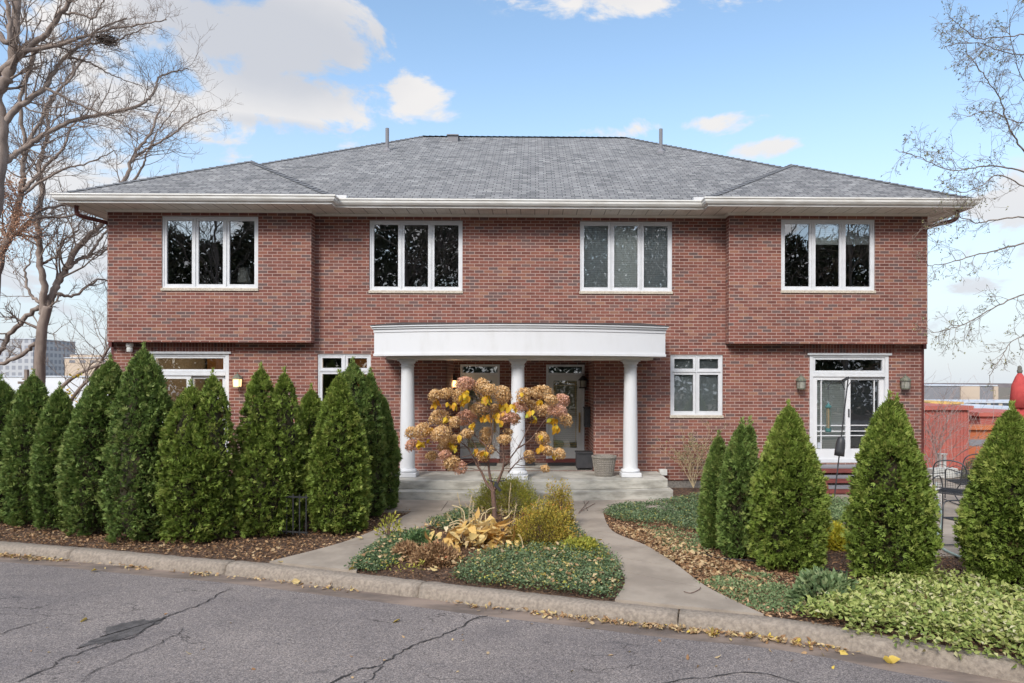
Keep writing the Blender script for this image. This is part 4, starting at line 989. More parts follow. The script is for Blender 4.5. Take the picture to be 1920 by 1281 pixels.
arbor(2, 984, 95, 722, None, 'evergreen at the far left end of the hedge, half out of the frame', GL, seed=21, mat='arborvitae_dark', n=6500)
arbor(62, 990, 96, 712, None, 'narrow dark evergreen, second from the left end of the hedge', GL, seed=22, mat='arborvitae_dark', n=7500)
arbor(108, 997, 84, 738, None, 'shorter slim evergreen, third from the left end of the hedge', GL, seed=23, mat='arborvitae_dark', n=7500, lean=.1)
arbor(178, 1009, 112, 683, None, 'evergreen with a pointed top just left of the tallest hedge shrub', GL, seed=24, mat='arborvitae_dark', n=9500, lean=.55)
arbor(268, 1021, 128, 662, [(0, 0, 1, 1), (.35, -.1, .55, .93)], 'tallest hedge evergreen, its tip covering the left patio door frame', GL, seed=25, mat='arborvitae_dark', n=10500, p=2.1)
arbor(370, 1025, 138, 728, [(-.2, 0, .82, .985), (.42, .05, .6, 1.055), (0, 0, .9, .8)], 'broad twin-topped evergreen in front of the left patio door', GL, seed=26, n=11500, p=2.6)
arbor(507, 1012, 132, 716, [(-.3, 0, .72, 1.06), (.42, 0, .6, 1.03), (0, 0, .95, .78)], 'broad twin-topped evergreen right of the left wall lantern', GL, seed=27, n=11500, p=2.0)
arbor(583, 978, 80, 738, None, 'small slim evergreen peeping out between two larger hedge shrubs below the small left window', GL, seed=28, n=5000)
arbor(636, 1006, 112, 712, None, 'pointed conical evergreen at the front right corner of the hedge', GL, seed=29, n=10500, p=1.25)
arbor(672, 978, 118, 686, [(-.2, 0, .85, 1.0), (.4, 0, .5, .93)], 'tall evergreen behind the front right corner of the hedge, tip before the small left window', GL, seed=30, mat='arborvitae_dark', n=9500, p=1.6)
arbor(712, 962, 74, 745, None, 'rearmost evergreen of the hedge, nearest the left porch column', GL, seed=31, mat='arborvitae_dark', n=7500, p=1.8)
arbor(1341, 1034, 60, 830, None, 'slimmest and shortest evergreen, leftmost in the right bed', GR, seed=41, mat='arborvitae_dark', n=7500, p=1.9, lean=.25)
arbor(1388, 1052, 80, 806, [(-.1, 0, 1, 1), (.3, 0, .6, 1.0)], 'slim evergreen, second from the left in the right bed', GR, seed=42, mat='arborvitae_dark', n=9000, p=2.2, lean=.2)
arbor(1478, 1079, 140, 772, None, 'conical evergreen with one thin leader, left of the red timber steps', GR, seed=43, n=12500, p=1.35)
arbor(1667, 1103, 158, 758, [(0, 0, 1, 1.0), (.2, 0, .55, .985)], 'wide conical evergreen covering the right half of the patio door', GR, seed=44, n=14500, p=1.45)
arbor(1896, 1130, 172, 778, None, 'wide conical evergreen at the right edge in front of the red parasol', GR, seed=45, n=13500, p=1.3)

# iron fence behind the hedge
fence = empty('iron_fence', (-6, -3.6, 0), 'low black iron picket fence showing through gaps in the hedge', 'fence')
def fy(x):
    a, b = G(438, 1010), G(160, 992); return a.y + (x - a.x) * (b.y - a.y) / (b.x - a.x) + .22
xa, xb = -14.0, X_(600, -3.9)
pk = MB(); rl = MB(); x = xa
while x < xb:
    y = fy(x); pk.box(x - .008, x + .008, y - .008, y + .008, .06, .66); x += .105
for z in (.10, .62): rl.tube([(xa, fy(xa), z), (xb, fy(xb), z)], .016, 4)
o = pk.build('picket', 'dark_metal', fence); o['kind'] = 'stuff'; rl.build('rail', 'dark_metal', fence)
for u in (150, 290, 436, 497):
    x = X_(u, -3.9); mb = MB(); mb.box(x - .035, x + .035, fy(x) - .035, fy(x) + .035, 0, .74); mb.lathe(x, fy(x), [(.05, .74), (.05, .76), (.01, .80)], 8); mb.build('post', 'dark_metal', fence)

# ------------------------------------------------------------------ bare trees
class Sticks:
    """branches collected as polylines with NP points, built in one numpy pass per side-count"""
    NP = 7
    def __init__(s): s.b = []
    def add(s, pts, r): s.b.append((np.array([tuple(p) for p in pts], float), np.array(r, float)))
    def arrays(s, sides):
        Vs, Fs = [], []; o0 = 0
        groups = {}
        for p, r in s.b: groups.setdefault(len(p), []).append((p, r))
        for n, lst in groups.items():
            P = np.stack([a for a, _ in lst]); Rr = np.stack([b for _, b in lst]); m = len(lst)
            T = np.empty_like(P); T[:, 1:-1] = P[:, 2:] - P[:, :-2]; T[:, 0] = P[:, 1] - P[:, 0]; T[:, -1] = P[:, -1] - P[:, -2]; T = nrm(T)
            ref = np.where(np.abs(T[:, :1, 2:3]) > .9, np.array([1., 0, 0]), np.array([0, 0, 1.])); ref = np.broadcast_to(ref, T.shape)
            A = nrm(np.cross(T, ref)); B = np.cross(T, A)
            rings = [P + (A * math.cos(2 * math.pi * k / sides) + B * math.sin(2 * math.pi * k / sides)) * Rr[..., None] for k in range(sides)]
            V = np.stack(rings, 2).reshape(-1, 3)
            base = (np.arange(m)[:, None, None] * n * sides + np.arange(n - 1)[None, :, None] * sides + np.arange(sides)[None, None, :])
            k2 = (np.arange(sides) + 1) % sides; base2 = (np.arange(m)[:, None, None] * n * sides + np.arange(n - 1)[None, :, None] * sides + k2[None, None, :])
            Fq = np.stack([base, base2, base2 + sides, base + sides], -1).reshape(-1, 4) + o0
            Vs.append(V); Fs.append(Fq); o0 += len(V)
        V = np.concatenate(Vs); return V, np.concatenate(Fs)
def twigs(st, rg, p, d, L, r, lev, tips, maxlev=3, upc=.15, kids=(5, 4, 4), spread=.75):
    n = 6; P = [p]; dd = d.copy()
    for i in range(n - 1):
        dd = nrm(dd + rg.normal(0, .17, 3) + np.array([0, 0, upc])); P.append(P[-1] + dd * L / (n - 1))
    P = np.array(P); st.add(P, np.linspace(r, max(r * .35, .0022), n))
    if lev >= maxlev: tips.append(P[-1]); tips.append(P[3]); return
    for k in range(kids[min(lev, len(kids) - 1)]):
        f = rg.uniform(.25, 1.0) * (n - 1); i = min(int(f), n - 2); q = P[i] + (P[i + 1] - P[i]) * (f - i)
        t_ = nrm(P[i + 1] - P[i]); side = rg.normal(size=3); side = nrm(side - t_ * (side @ t_)); nd = nrm(t_ * rg.uniform(.4, .9) + side * spread)
        twigs(st, rg, q, nd, L * rg.uniform(.38, .68), max(r * .5, .0025), lev + 1, tips, maxlev, upc, kids, spread)
def limb(main, st, rg, px, dep, r0, r1, nb, bl, tips, jit=.02, maxlev=2, kids=(5, 4), upc=.12, seedwig=1, start=.15, wob=.0):
    """a limb through photo pixels at its own distance (dep: one y or a pair start/end)"""
    if not isinstance(dep, tuple): dep = (dep, dep)
    K = len(px); pts = [onY(u, v, dep[0] + (dep[1] - dep[0]) * i / max(K - 1, 1)) for i, (u, v) in enumerate(px)]
    P = catmull(pts, 6); P = [p + Vector(rg.normal(0, jit, 3)) for p in P]; P[0] = pts[0]
    n = len(P); rr = [r0 + (r1 - r0) * (i / (n - 1)) ** .8 for i in range(n)]
    main.tube(P, rr, 8)
    A = np.array([tuple(p) for p in P])
    for k in range(nb):
        f = (start + (1 - start) * (k + rg.random()) / nb) * (n - 1); i = min(int(f), n - 2); q = A[i] + (A[i + 1] - A[i]) * (f - i); t_ = nrm(A[i + 1] - A[i])
        side = rg.normal(size=3) * np.array([1, .7, 1]); side = nrm(side - t_ * (side @ t_)); frac = f / (n - 1)
        twigs(st, rg, q, nrm(t_ * rg.uniform(.5, 1.1) + side * .8), bl * rg.uniform(.5, 1.1) * (1.1 - .5 * frac), max(.35 * rr[i], .006), 0, tips, maxlev, upc, kids)
    return P
def c1(L): return [(x / 3.2, y / 3.2) for x, y in L]
def c2(L): return [(x / 3.2, 350 + y / 3.2) for x, y in L]
def finish_tree(root, main, st, bark, sides=4):
    main.build('trunk', bark, root, smooth=True); V, Fq = st.arrays(sides); npmesh('crown', V, Fq, np.zeros((len(V), 2)), bark, root, smooth=True)

# tree whose trunk stands left of the house behind the hedge
b = onY(75, 770, 5.0); root = empty('bare_tree', (b.x, 5.0, -.3), 'leafless tree with its thick trunk rising behind the hedge, forking beside the house corner', 'tree', 'leafless trees left of the house')
main = MB(); st = Sticks(); tips = []; rg = np.random.default_rng(5)
limb(main, st, rg, [(70, 905), (73, 735), (76, 660), (80, 610), (90, 575)], 5.0, .165, .12, 3, 1.2, tips, .005, start=.55)
limb(main, st, rg, c2([(262, 760), (300, 680), (340, 590), (380, 520), (450, 390), (540, 290), (640, 190)]) + [(232, 338), (250, 300), (262, 275), (285, 245), (300, 205)], (5.0, 6.5), .12, .03, 26, 1.9, tips)
limb(main, st, rg, c1([(790, 960), (850, 915), (900, 880), (1000, 830), (1080, 775), (1180, 700), (1300, 660)]), 6.3, .05, .012, 16, 1.4, tips, .015)
limb(main, st, rg, c1([(800, 1090), (850, 1010), (880, 930), (940, 800), (1000, 720), (1090, 600)]), 6.6, .04, .01, 12, 1.3, tips, .015)
limb(main, st, rg, c2([(250, 770), (265, 620), (235, 450), (232, 300), (228, 200), (250, 0)]) + c1([(235, 1000), (262, 900), (285, 780), (290, 650), (340, 560), (400, 480), (470, 340)]), (5.0, 4.2), .10, .022, 26, 1.6, tips)
limb(main, st, rg, c2([(350, 640), (440, 655), (520, 600), (600, 560), (660, 570)]), (5.2, 6.5), .05, .02, 8, 1.3, tips)
limb(main, st, rg, c2([(400, 500), (470, 440), (540, 400), (600, 320), (660, 240)]), (5.4, 6.5), .06, .03, 8, 1.2, tips)
limb(main, st, rg, c2([(250, 460), (330, 420), (380, 330), (440, 290), (500, 180), (560, 130)]), (5.0, 4.5), .04, .012, 10, 1.3, tips)
limb(main, st, rg, c2([(240, 700), (180, 640), (150, 520), (180, 440), (190, 330)]), (5.0, 5.5), .05, .014, 10, 1.2, tips)
limb(main, st, rg, c2([(215, 940), (150, 990), (80, 1035), (0, 1060), (-120, 1050)]), 5.0, .06, .05, 5, 1.0, tips)
limb(main, st, rg, c2([(240, 720), (150, 790), (80, 860), (0, 985), (-90, 1060)]), 5.2, .07, .06, 6, 1.2, tips)
finish_tree(root, main, st, 'bark_far')
# second tree, off the left edge
b = onY(-15, 770, 1.5); root = empty('bare_tree', (b.x, 1.5, -.1), 'large leafless tree leaning in from the left edge, long limbs over the roof corner', 'tree', 'leafless trees left of the house')
main = MB(); st = Sticks(); tips2 = []; rg = np.random.default_rng(6)
limb(main, st, rg, [(-55, 1000), (-45, 800), (-30, 600), (-15, 420), (0, 310), (2, 240), (-3, 180), (15, 140), (25, 100), (30, 40), (32, -60)], (1.5, 1.5), .20, .08, 8, 1.2, tips2, start=.6)
limb(main, st, rg, c1([(-20, 1010), (60, 950), (130, 900), (230, 830), (380, 745), (560, 695), (720, 665), (870, 615), (930, 540), (960, 460), (1060, 430), (1130, 410)]), (1.5, 2.8), .078, .014, 34, 1.25, tips2, .012)
limb(main, st, rg, c1([(0, 780), (90, 660), (180, 590), (280, 510), (330, 420), (400, 330), (500, 260), (600, 170), (760, 110)]), (1.5, 2.0), .08, .016, 26, 1.2, tips2, .012)
limb(main, st, rg, c1([(-30, 460), (100, 350), (200, 270), (300, 180), (380, 60), (440, -20), (520, -120)]), (1.5, 1.0), .085, .035, 16, 1.2, tips2, .012)
limb(main, st, rg, c1([(150, 310), (350, 270), (470, 230), (560, 200), (700, 170), (880, 140), (1000, 120)]), (1.3, 1.6), .055, .012, 22, .95, tips2, .012)
limb(main, st, rg, c1([(500, 260), (600, 262), (700, 240), (800, 200), (900, 150)]), 2.0, .035, .01, 10, .7, tips2, .012)
limb(main, st, rg, c1([(270, 530), (400, 590), (500, 640), (640, 690), (760, 760), (880, 810)]), (1.5, 2.2), .035, .01, 12, .9, tips2, .012)
limb(main, st, rg, c1([(410, 345), (520, 370), (620, 420), (720, 470), (850, 520)]), (1.8, 2.3), .03, .008, 10, .8, tips2, .012)
limb(main, st, rg, c1([(380, 80), (480, 85), (560, 110), (600, 40), (640, -20)]), (1.2, 1.0), .03, .012, 8, .8, tips2, .012)
limb(main, st, rg, c1([(200, 310), (180, 420), (140, 520), (120, 640), (140, 800), (150, 930)]), (2.2, 2.4), .05, .04, 6, .8, tips2, .012)
limb(main, st, rg, c1([(-10, 200), (50, 260), (60, 120), (40, 0)]), (1.0, .8), .07, .04, 6, .8, tips2, .012)
finish_tree(root, main, st, 'bark_far')
# third, smaller, with brown leaves kept on its lower twigs
b = onY(30, 770, 3.2); root = empty('leaf_holding_tree', (b.x, 3.2, -.1), 'thinner tree at the left edge still holding pale brown dry leaves', 'tree')
main = MB(); st = Sticks(); t3 = []; rg = np.random.default_rng(8)
limb(main, st, rg, [(-12, 900), (-10, 600), (0, 490), (12, 455), (25, 420), (35, 385), (42, 345)] + c1([(140, 1050), (135, 980), (150, 930), (200, 800), (260, 700), (300, 600), (400, 500), (480, 380), (560, 290)]), (3.2, 3.5), .11, .018, 26, 1.2, t3, .012)
limb(main, st, rg, c1([(140, 1150), (180, 1100), (270, 1000), (380, 890), (430, 760), (520, 680), (600, 560)]), (3.2, 4.0), .06, .012, 18, 1.2, t3, .012)
limb(main, st, rg, c1([(160, 1150), (280, 1070), (400, 1010), (520, 980), (640, 930), (700, 900)]), (3.2, 4.0), .04, .01, 14, 1.0, t3, .012)
limb(main, st, rg, c2([(0, 340), (70, 300), (150, 230), (230, 150), (330, 120), (420, 100)]), (3.2, 4.2), .05, .03, 8, 1.0, t3, .012)
limb(main, st, rg, c2([(60, 300), (160, 240), (240, 190), (400, 180), (500, 140)]), (3.2, 4.2), .05, .025, 8, 1.0, t3, .012)
finish_tree(root, main, st, 'bark_far')
m = 1500; cc = np.array([tuple(onY(*q, 3.0)) for q in ((12, 360), (30, 400), (8, 440), (45, 420), (0, 470), (20, 345), (55, 435), (25, 385))])
P = cc[RNG.integers(0, len(cc), m)] + RNG.normal(0, .17, (m, 3)); V, F_, U = leaves(P, RNG.normal(0, .5, (m, 3)) + np.array([0, 0, -.6]), rndv(m), RNG.uniform(.04, .08, m), .035, RNG.random(m), .4)
npmesh('dry_leaves', V, F_, U, 'oak_brown', root)['kind'] = 'stuff'
# nest
p = onY(200, 73, 2.0); mb = MB(); rg = np.random.default_rng(9)
for k in range(150):
    a = rg.uniform(0, 6.28); rad = rg.uniform(.06, .24); z = -.07 + .45 * rad * .6 + rg.normal(0, .03); q = Vector((p.x + rad * math.cos(a), p.y + rad * math.sin(a), p.z + z)); d = Vector((-math.sin(a) + rg.normal(0, .4), math.cos(a) + rg.normal(0, .4), rg.normal(0, .25))).normalized() * .12
    mb.tube([q - d, q + d], .008, 3, False)
tag(mb.build('bird_nest', 'nest'), 'twig bird nest lodged in the bare branches at upper left', 'nest')

# tree off the right edge, its fine branches hanging into the picture with a few leaves left
b = onY(2110, 900, -1.2); root = empty('fine_branched_tree', (b.x, -1.2, 0), 'nearly leafless tree off the right edge, thin drooping branches with a few olive leaves', 'tree')
main = MB(); st = Sticks(); t4 = []; rg = np.random.default_rng(12)
c8 = lambda L: [(1620 + x / 1.83, y / 1.83) for x, y in L]
limb(main, st, rg, [(2110, 1000), (2100, 700), (2080, 450), (2060, 250), (2040, 50), (2030, -150)], -1.2, .16, .07, 4, .8, t4, .004)
dy_ = (-1.2, -2.2)
for px, nb, bl, r0 in (
    ([(2085, 420)] + c8([(700, 660), (549, 590), (440, 570), (370, 578), (300, 585), (200, 545), (130, 520)]), 24, .75, .022),
    ([(2090, 400)] + c8([(640, 600), (549, 520), (500, 440), (470, 350), (440, 300), (390, 230), (350, 180)]), 24, .75, .022),
    ([(2085, 420)] + c8([(640, 690), (549, 640), (460, 600), (400, 640), (340, 660), (290, 650)]), 16, .6, .018),
    ([(2095, 470)] + c8([(640, 740), (549, 745), (440, 755), (390, 765), (350, 750), (300, 745), (250, 770), (190, 790)]), 18, .6, .018),
    ([(2095, 500)] + c8([(640, 820), (549, 835), (450, 860), (350, 885), (280, 905), (220, 912)]), 12, .6, .024),
    ([(2095, 600)] + c8([(640, 1000), (549, 1010), (440, 1060), (350, 1110), (290, 1130), (230, 1145)]), 22, .6, .02),
    ([(2095, 620)] + c8([(640, 1110), (549, 1150), (500, 1180), (470, 1230), (430, 1290)]), 12, .45, .012),
    ([(2050, 120)] + c8([(640, 120), (549, 120), (450, 130), (380, 130), (330, 90), (290, 60)]), 20, .65, .016),
    ([(2050, 160)] + c8([(640, 200), (549, 190), (470, 175), (400, 150), (330, 150), (280, 160)]), 16, .6, .014),
    ([(2060, 260)] + c8([(640, 380), (549, 420), (500, 410), (430, 380), (360, 400)]), 16, .55, .014),
    ([(2060, 260)] + c8([(600, 300), (549, 280), (520, 200), (500, 100), (520, 20)]), 12, .55, .012)):
    limb(main, st, rg, px, dy_, r0, .005, nb, bl, t4, .008, maxlev=2, kids=(4, 3), upc=-.02, start=.35)
finish_tree(root, main, st, 'bark', 3)
T = np.array(t4); T = T[RNG.random(len(T)) < .16]; m = len(T) * 2; P = np.repeat(T, 2, 0) + RNG.normal(0, .012, (m, 3)); V, F_, U = leaves(P, RNG.normal(0, .5, (m, 3)) + np.array([-.4, 0, -.5]), rndv(m), RNG.uniform(.03, .065, m), .022, RNG.random(m), .3)
npmesh('remaining_leaves', V, F_, U, 'olive_leaf', root)['kind'] = 'stuff'

# pale bare bush past the patio, fallen limb and arch behind the hedge
def bush(name, u, v, y, H, spread, mat, label, cat, n=7, rr=.012, kids=(5, 5, 3), seed=3, group=None):
    b = onY(u, v, y); root = empty(name, tuple(b), label, cat, group); st = Sticks(); tips = []; rg = np.random.default_rng(seed)
    for k in range(n): twigs(st, rg, np.array(tuple(b)), nrm(np.array([rg.normal(0, spread), rg.normal(0, spread), 1.0])), H * rg.uniform(.6, 1), rr, 0, tips, len(kids) - 1, .05, kids, .7)
    V, Fq = st.arrays(3); npmesh('stems', V, Fq, np.zeros((len(V), 2)), mat, root); return root, np.array(tips)
bush('bare_bush', 1757, 905, 2.4, 2.3, .42, 'bark_pale', 'pale leafless bush in front of the red building beyond the patio', 'bush', 9, .014, (7, 6, 4), 4)
r1_, tp = bush('olive_shrub', 1300, 915, -.25, 1.15, .38, 'dry_stem', 'thin shrub with yellowing leaves against the brick below the right small window', 'shrub', 9, .006, (5, 4, 3), 6)
def clothe(root, tp, m, size, mat, name='leaf_mass', jit=.02, drop=0.):
    P = tp[RNG.integers(0, len(tp), m)] + RNG.normal(0, jit, (m, 3)); V, F_, U = leaves(P, RNG.normal(0, .6, (m, 3)) + np.array([0, 0, .3 - drop]), rndv(m), size * RNG.uniform(.6, 1.3, m), size * .5, RNG.random(m), .25)
    o = npmesh(name, V, F_, U, mat, root); o['kind'] = 'stuff'; return o
clothe(r1_, tp, 900, .045, 'olive_leaf')
st = MB(); P = catmull([onY(u, v, 2.5) for u, v in c2([(340, 1230), (420, 1160), (500, 1110), (570, 1080), (680, 1045)])], 5); st.tube(P, [.05 - .001 * i for i in range(len(P))], 7)
P = catmull([onY(u, v, 2.6) for u, v in c2([(420, 1290), (480, 1210), (540, 1150), (600, 1060), (640, 990), (670, 940)])], 5); st.tube(P, [.045 - .001 * i for i in range(len(P))], 7)
ss = Sticks(); tl = []; rg = np.random.default_rng(14); A = [np.array(tuple(q)) for q in P]
for k in range(26): twigs(ss, rg, A[rg.integers(3, len(A))], nrm(rg.normal(size=3) * np.array([1, .4, 1]) + np.array([0, 0, .5])), rg.uniform(.6, 1.3), .012, 0, tl, 2, .05, (4, 3))
root = empty('leaning_tree', tuple(P[0]), 'low leaning branches with a few yellow leaves between the hedge and the house corner', 'tree'); st.build('trunk', 'bark_far', root, smooth=True); V, Fq = ss.arrays(3); npmesh('crown', V, Fq, np.zeros((len(V), 2)), 'bark_far', root)
clothe(root, np.array([tuple(onY(*q, 2.3)) for q in ((150, 708), (132, 741), (140, 752), (155, 748), (52, 710), (60, 712), (148, 702), (118, 738))]), 60, .10, 'yellow_leaf', 'yellow_leaf_mass', .06)
root = empty('garden_arch', tuple(onY(178, 800, 1.5)), 'thin rusty arch of metal rod standing behind the hedge', 'garden arch')
mb = MB(); P = catmull([onY(u, v, 1.5) for u, v in c2([(520, 1330), (522, 1150), (530, 1090), (560, 1055), (600, 1050), (622, 1080), (625, 1330)])], 6); mb.tube(P, .012, 6); mb.build('rod', 'bark', root)
mb = MB(); P = onY(50, 720, -.5); mb.box(P.x - .03, P.x + .03, -.53, -.47, .0, Z_(693, -.5, 50)); mb.box(P.x - .14, P.x + .1, -.555, -.532, P.z + .0, P.z + .05); tag(mb.build('wooden_post', 'bark'), 'dark wooden post with a crossbar behind the left end of the hedge', 'post')

# ------------------------------------------------------------------ hydrangea
hb = G(927, 985); HY = hb.y
c7 = lambda x, y: (750 + x / 4.574, 680 + y / 4.574)
hyd = empty('hydrangea_tree', (hb.x, HY, 0), 'small hydrangea tree with tan and pink dried flower heads in the island bed', 'tree')
heads = [(290,270,45,50,0),(385,255,60,45,0),(555,165,66,60,1),(510,270,55,66,0),(700,190,56,75,0),(770,220,45,50,0),(880,260,66,80,0),(1075,250,56,46,0),(1215,240,80,60,0),(1400,310,56,50,1),(1130,365,62,56,0),(1300,310,50,46,0),(1020,370,52,46,1),(1240,400,62,50,0),(1360,400,72,52,1),(1430,480,50,56,0),(815,380,42,36,0),(680,380,62,56,0),(330,460,78,66,0),(560,460,78,66,1),(465,500,46,50,0),(90,590,46,50,0),(180,575,66,70,0),(90,700,46,50,1),(340,600,78,66,0),(470,645,46,42,0),(265,790,46,38,0),(390,700,62,56,0),(380,780,42,36,1),(440,845,60,60,0),(510,890,50,56,1),(570,600,50,42,0),(740,590,46,50,0),(730,650,40,50,0),(770,740,36,42,0),(715,790,46,46,0),(930,460,72,56,1),(985,470,42,50,0),(895,650,52,42,0),(930,590,36,32,0),(1230,640,50,60,0),(1270,745,46,42,0),(1375,770,46,46,0),(1110,780,36,36,0),(1115,820,40,36,0),(1250,905,36,30,0),(840,440,50,50,0),(1060,300,50,40,0)]
rg = np.random.default_rng(77)
skel = {'l': [(795,1100),(740,1030),(700,940),(660,880),(600,760),(530,690),(420,640)], 'l2': [(680,890),(660,800),(640,700),(590,640)], 'm': [(800,1100),(775,990),(760,890),(750,740),(700,680),(620,600)], 'm2': [(755,740),(790,640),(775,480),(760,330)],
        'r': [(810,1090),(860,970),(885,900),(890,800),(880,700),(900,560)], 'r2': [(885,900),(960,800),(1030,700),(1100,560),(1150,480)], 'r3': [(1000,740),(1120,660),(1240,500),(1330,430)], 'r4': [(880,900),(930,850),(850,780),(800,720)], 'r5': [(930,940),(980,880),(1040,820)]}
trunk = MB(); tp_ = [(815,1400),(808,1250),(800,1150),(798,1090)]
P = catmull([onY(*c7(*q), HY) for q in tp_], 5); P[0].z = -.03; trunk.tube(P, [.042, .04] + [.038] * (len(P) - 2), 10); trunk.build('trunk', 'stem', hyd, smooth=True)
br = MB(); nodes = []
for k_, (key, L) in enumerate(skel.items()):
    dd = rg.uniform(-.32, .32) if key != 'm' else .05
    P = catmull([onY(*c7(*q), HY + dd * i / (len(L) - 1) * 1.2) for i, q in enumerate(L)], 6); n = len(P); r0 = .026 if key in 'lmr' else .013
    br.tube(P, [r0 + (.006 - r0) * i / (n - 1) for i in range(n)], 7)
    nodes += [(p, i / n) for i, p in enumerate(P) if i > n * .3]
for (x, y, a, b, pk_) in heads:
    dd = rg.uniform(-.38, .38); c = onY(*c7(x, y), HY + dd); sc = 1 / 4.574 / F * (HY + dd - CAM[1]); ra, rb = a * sc * 1.08, b * sc * 1.08
    cand = [q for q, _ in nodes if q.z < c.z - .02] or [q for q, _ in nodes]
    q = min(cand, key=lambda q: (q - c).length + rg.uniform(0, .12)); mid = q.lerp(c, .5) + Vector((rg.normal(0, .03), rg.normal(0, .03), rg.normal(0, .03) - .02))
    br.tube(catmull([q, mid, c - Vector((0, 0, rb * .4))], 4), [.006] * 5 + [.004] * 4, 5)
    for _ in range(1):
        e = q + Vector((rg.normal(0, .15), rg.normal(0, .12), rg.uniform(.05, .3))); br.tube(catmull([q, q.lerp(e, .5) + Vector((rg.normal(0, .02),) * 3), e], 3), .003, 4)
    m = int(560 * (a * b) / 3200) + 180; v = rg.normal(size=(m, 3)); v = nrm(v); rad = (rg.uniform(.66, 1.12, m) * (1 + .14 * lowf(v, 5, int(x) + 1)))[:, None]
    ax = nrm(np.array([[(x - 800) / 900 + rg.normal(0, .15), dd, 1.0]]))[0]
    h = (v @ ax)[:, None]; cone = 1.08 - .45 * np.clip(h, -.2, 1)   # heads narrow towards their tip
    P = np.array(tuple(c)) + v * rad * np.array([ra, (ra + rb) / 2, rb]) * cone * (1 + .08 * lowf(v, 3, int(x)))[:, None]
    tz = rg.random(m) * .8 + .2 * rad[:, 0] - .1
    fs = rg.uniform(.014, .034, m); tn = nrm(np.cross(v + rg.normal(0, .5, (m, 3)), rg.normal(size=(m, 3))))
    V1, F1, U1 = leaves(P - tn * fs[:, None] * .5, tn, np.cross(v, tn) + rg.normal(0, .3, (m, 3)), fs, fs * .8, tz, .35, .5)
    core = nrm(rg.normal(size=(60, 3))); 
    npmesh('flower_head', V1, F1, U1, 'floret_pink' if pk_ else 'floret_tan', hyd)
br.build('branches', 'stem', hyd, smooth=True)
# spider-fine inner twigs
st = Sticks(); tips = []
for q, f in nodes[::4]: twigs(st, rg, np.array(tuple(q)), nrm(np.array([rg.normal(0, .8), rg.normal(0, .5), .8])), rg.uniform(.12, .35), .003, 1, tips, 2, .1, (3, 3))
V, Fq = st.arrays(3); npmesh('twigs', V, Fq, np.zeros((len(V), 2)), 'stem', hyd)
LP = [(310,340,5),(300,380,3),(440,370,5),(560,310,6),(540,345,4),(575,260,3),(740,310,6),(735,345,3),(880,390,7),(920,370,3),(1110,440,5),(1190,340,4),(1300,510,4),(1330,500,4),(1350,570,5),(400,490,5),(720,480,6),(620,540,5),(235,590,6),(175,700,7),(215,690,3),(450,700,4),(745,790,6),(1200,640,4),(1215,745,4),(1315,780,5),(520,645,3),(1090,790,3),(870,520,4),(640,770,4),(965,390,4),(820,470,4),(1160,490,2),(860,450,3),(1050,280,3),(450,740,3)]
Pn, Dn, Ln = [], [], []
for x, y, k in LP:
    c = onY(*c7(x, y - 20), HY + rg.uniform(-.3, .1))
    for _ in range(k + k // 2): Pn.append(tuple(c + Vector((rg.normal(0, .03), rg.normal(0, .04), rg.normal(0, .02))))); Dn.append((rg.normal(0, .55), rg.normal(0, .3) - .15, -1)); Ln.append(rg.uniform(.075, .125))
m = len(Pn); 
def bigleaf(P, Dv, side, L, Wd, tint, curl=.25, name='leaf', mat='yellow_leaf', parent=None, seg=4):
    """ovate leaf: seg rows of quads across a drooping midrib"""
    n = len(P); Dv = nrm(Dv); side = nrm(side - Dv * (side * Dv).sum(1, keepdims=True)); up = np.cross(side, Dv); L = np.broadcast_to(L, (n,)); Wd = np.broadcast_to(Wd, (n,))
    rows_ = []
    for i in range(seg + 1):
        t_ = i / seg; w = (math.sin(math.pi * min(t_ ** .75, 1)) + .02) * .5; mid = P + Dv * (L * t_)[:, None] - up * (L * curl * t_ * t_)[:, None]
        rows_.append(np.stack([mid - side * (Wd * w)[:, None] + up * (Wd * .12)[:, None], mid, mid + side * (Wd * w)[:, None] + up * (Wd * .12)[:, None]], 1))
    V = np.stack(rows_, 1).reshape(n, -1, 3); k = V.shape[1]; fs = []
    for i in range(seg):
        for j in range(2): a = i * 3 + j; fs.append((a, a + 1, a + 4, a + 3))
    Fq = (np.arange(n)[:, None, None] * k + np.array(fs)[None]).reshape(-1, 4); U = np.repeat(np.stack([np.clip(tint, .01, .99), np.zeros(n)], 1), k, 0)
    return npmesh(name, V.reshape(-1, 3), Fq, U, mat, parent, True)
sid = rg.normal(size=(m, 3)) * np.array([1, .35, .2])
o = bigleaf(np.array(Pn), np.array(Dn), sid, np.array(Ln), np.array(Ln) * .62, rg.random(m), .3, 'leaf_mass', 'yellow_leaf', hyd); o['kind'] = 'stuff'
mb = MB(); c = onY(*c7(815, 1075), HY)
mb.tube([c + Vector((-.12, 0, .13)), c + Vector((.02, -.03, .10)), c + Vector((.17, 0, .13))], .010, 6); mb.tube([c + Vector((-.12, 0, .13)), c + Vector((-.10, 0, .155)), c + Vector((.16, .02, .155)), c + Vector((.17, 0, .13))], .005, 5)
mb.obox(c + Vector((.06, -.05, .0)), (.035, 0, -.045), (.0, .012, 0), (.018, 0, .014)); mb.obox(c + Vector((0.02, -.045, .06)), (.03, 0, -.01), (0, .008, 0), (.005, 0, .035)); mb.build('tree_tie', 'dark_plastic', hyd)

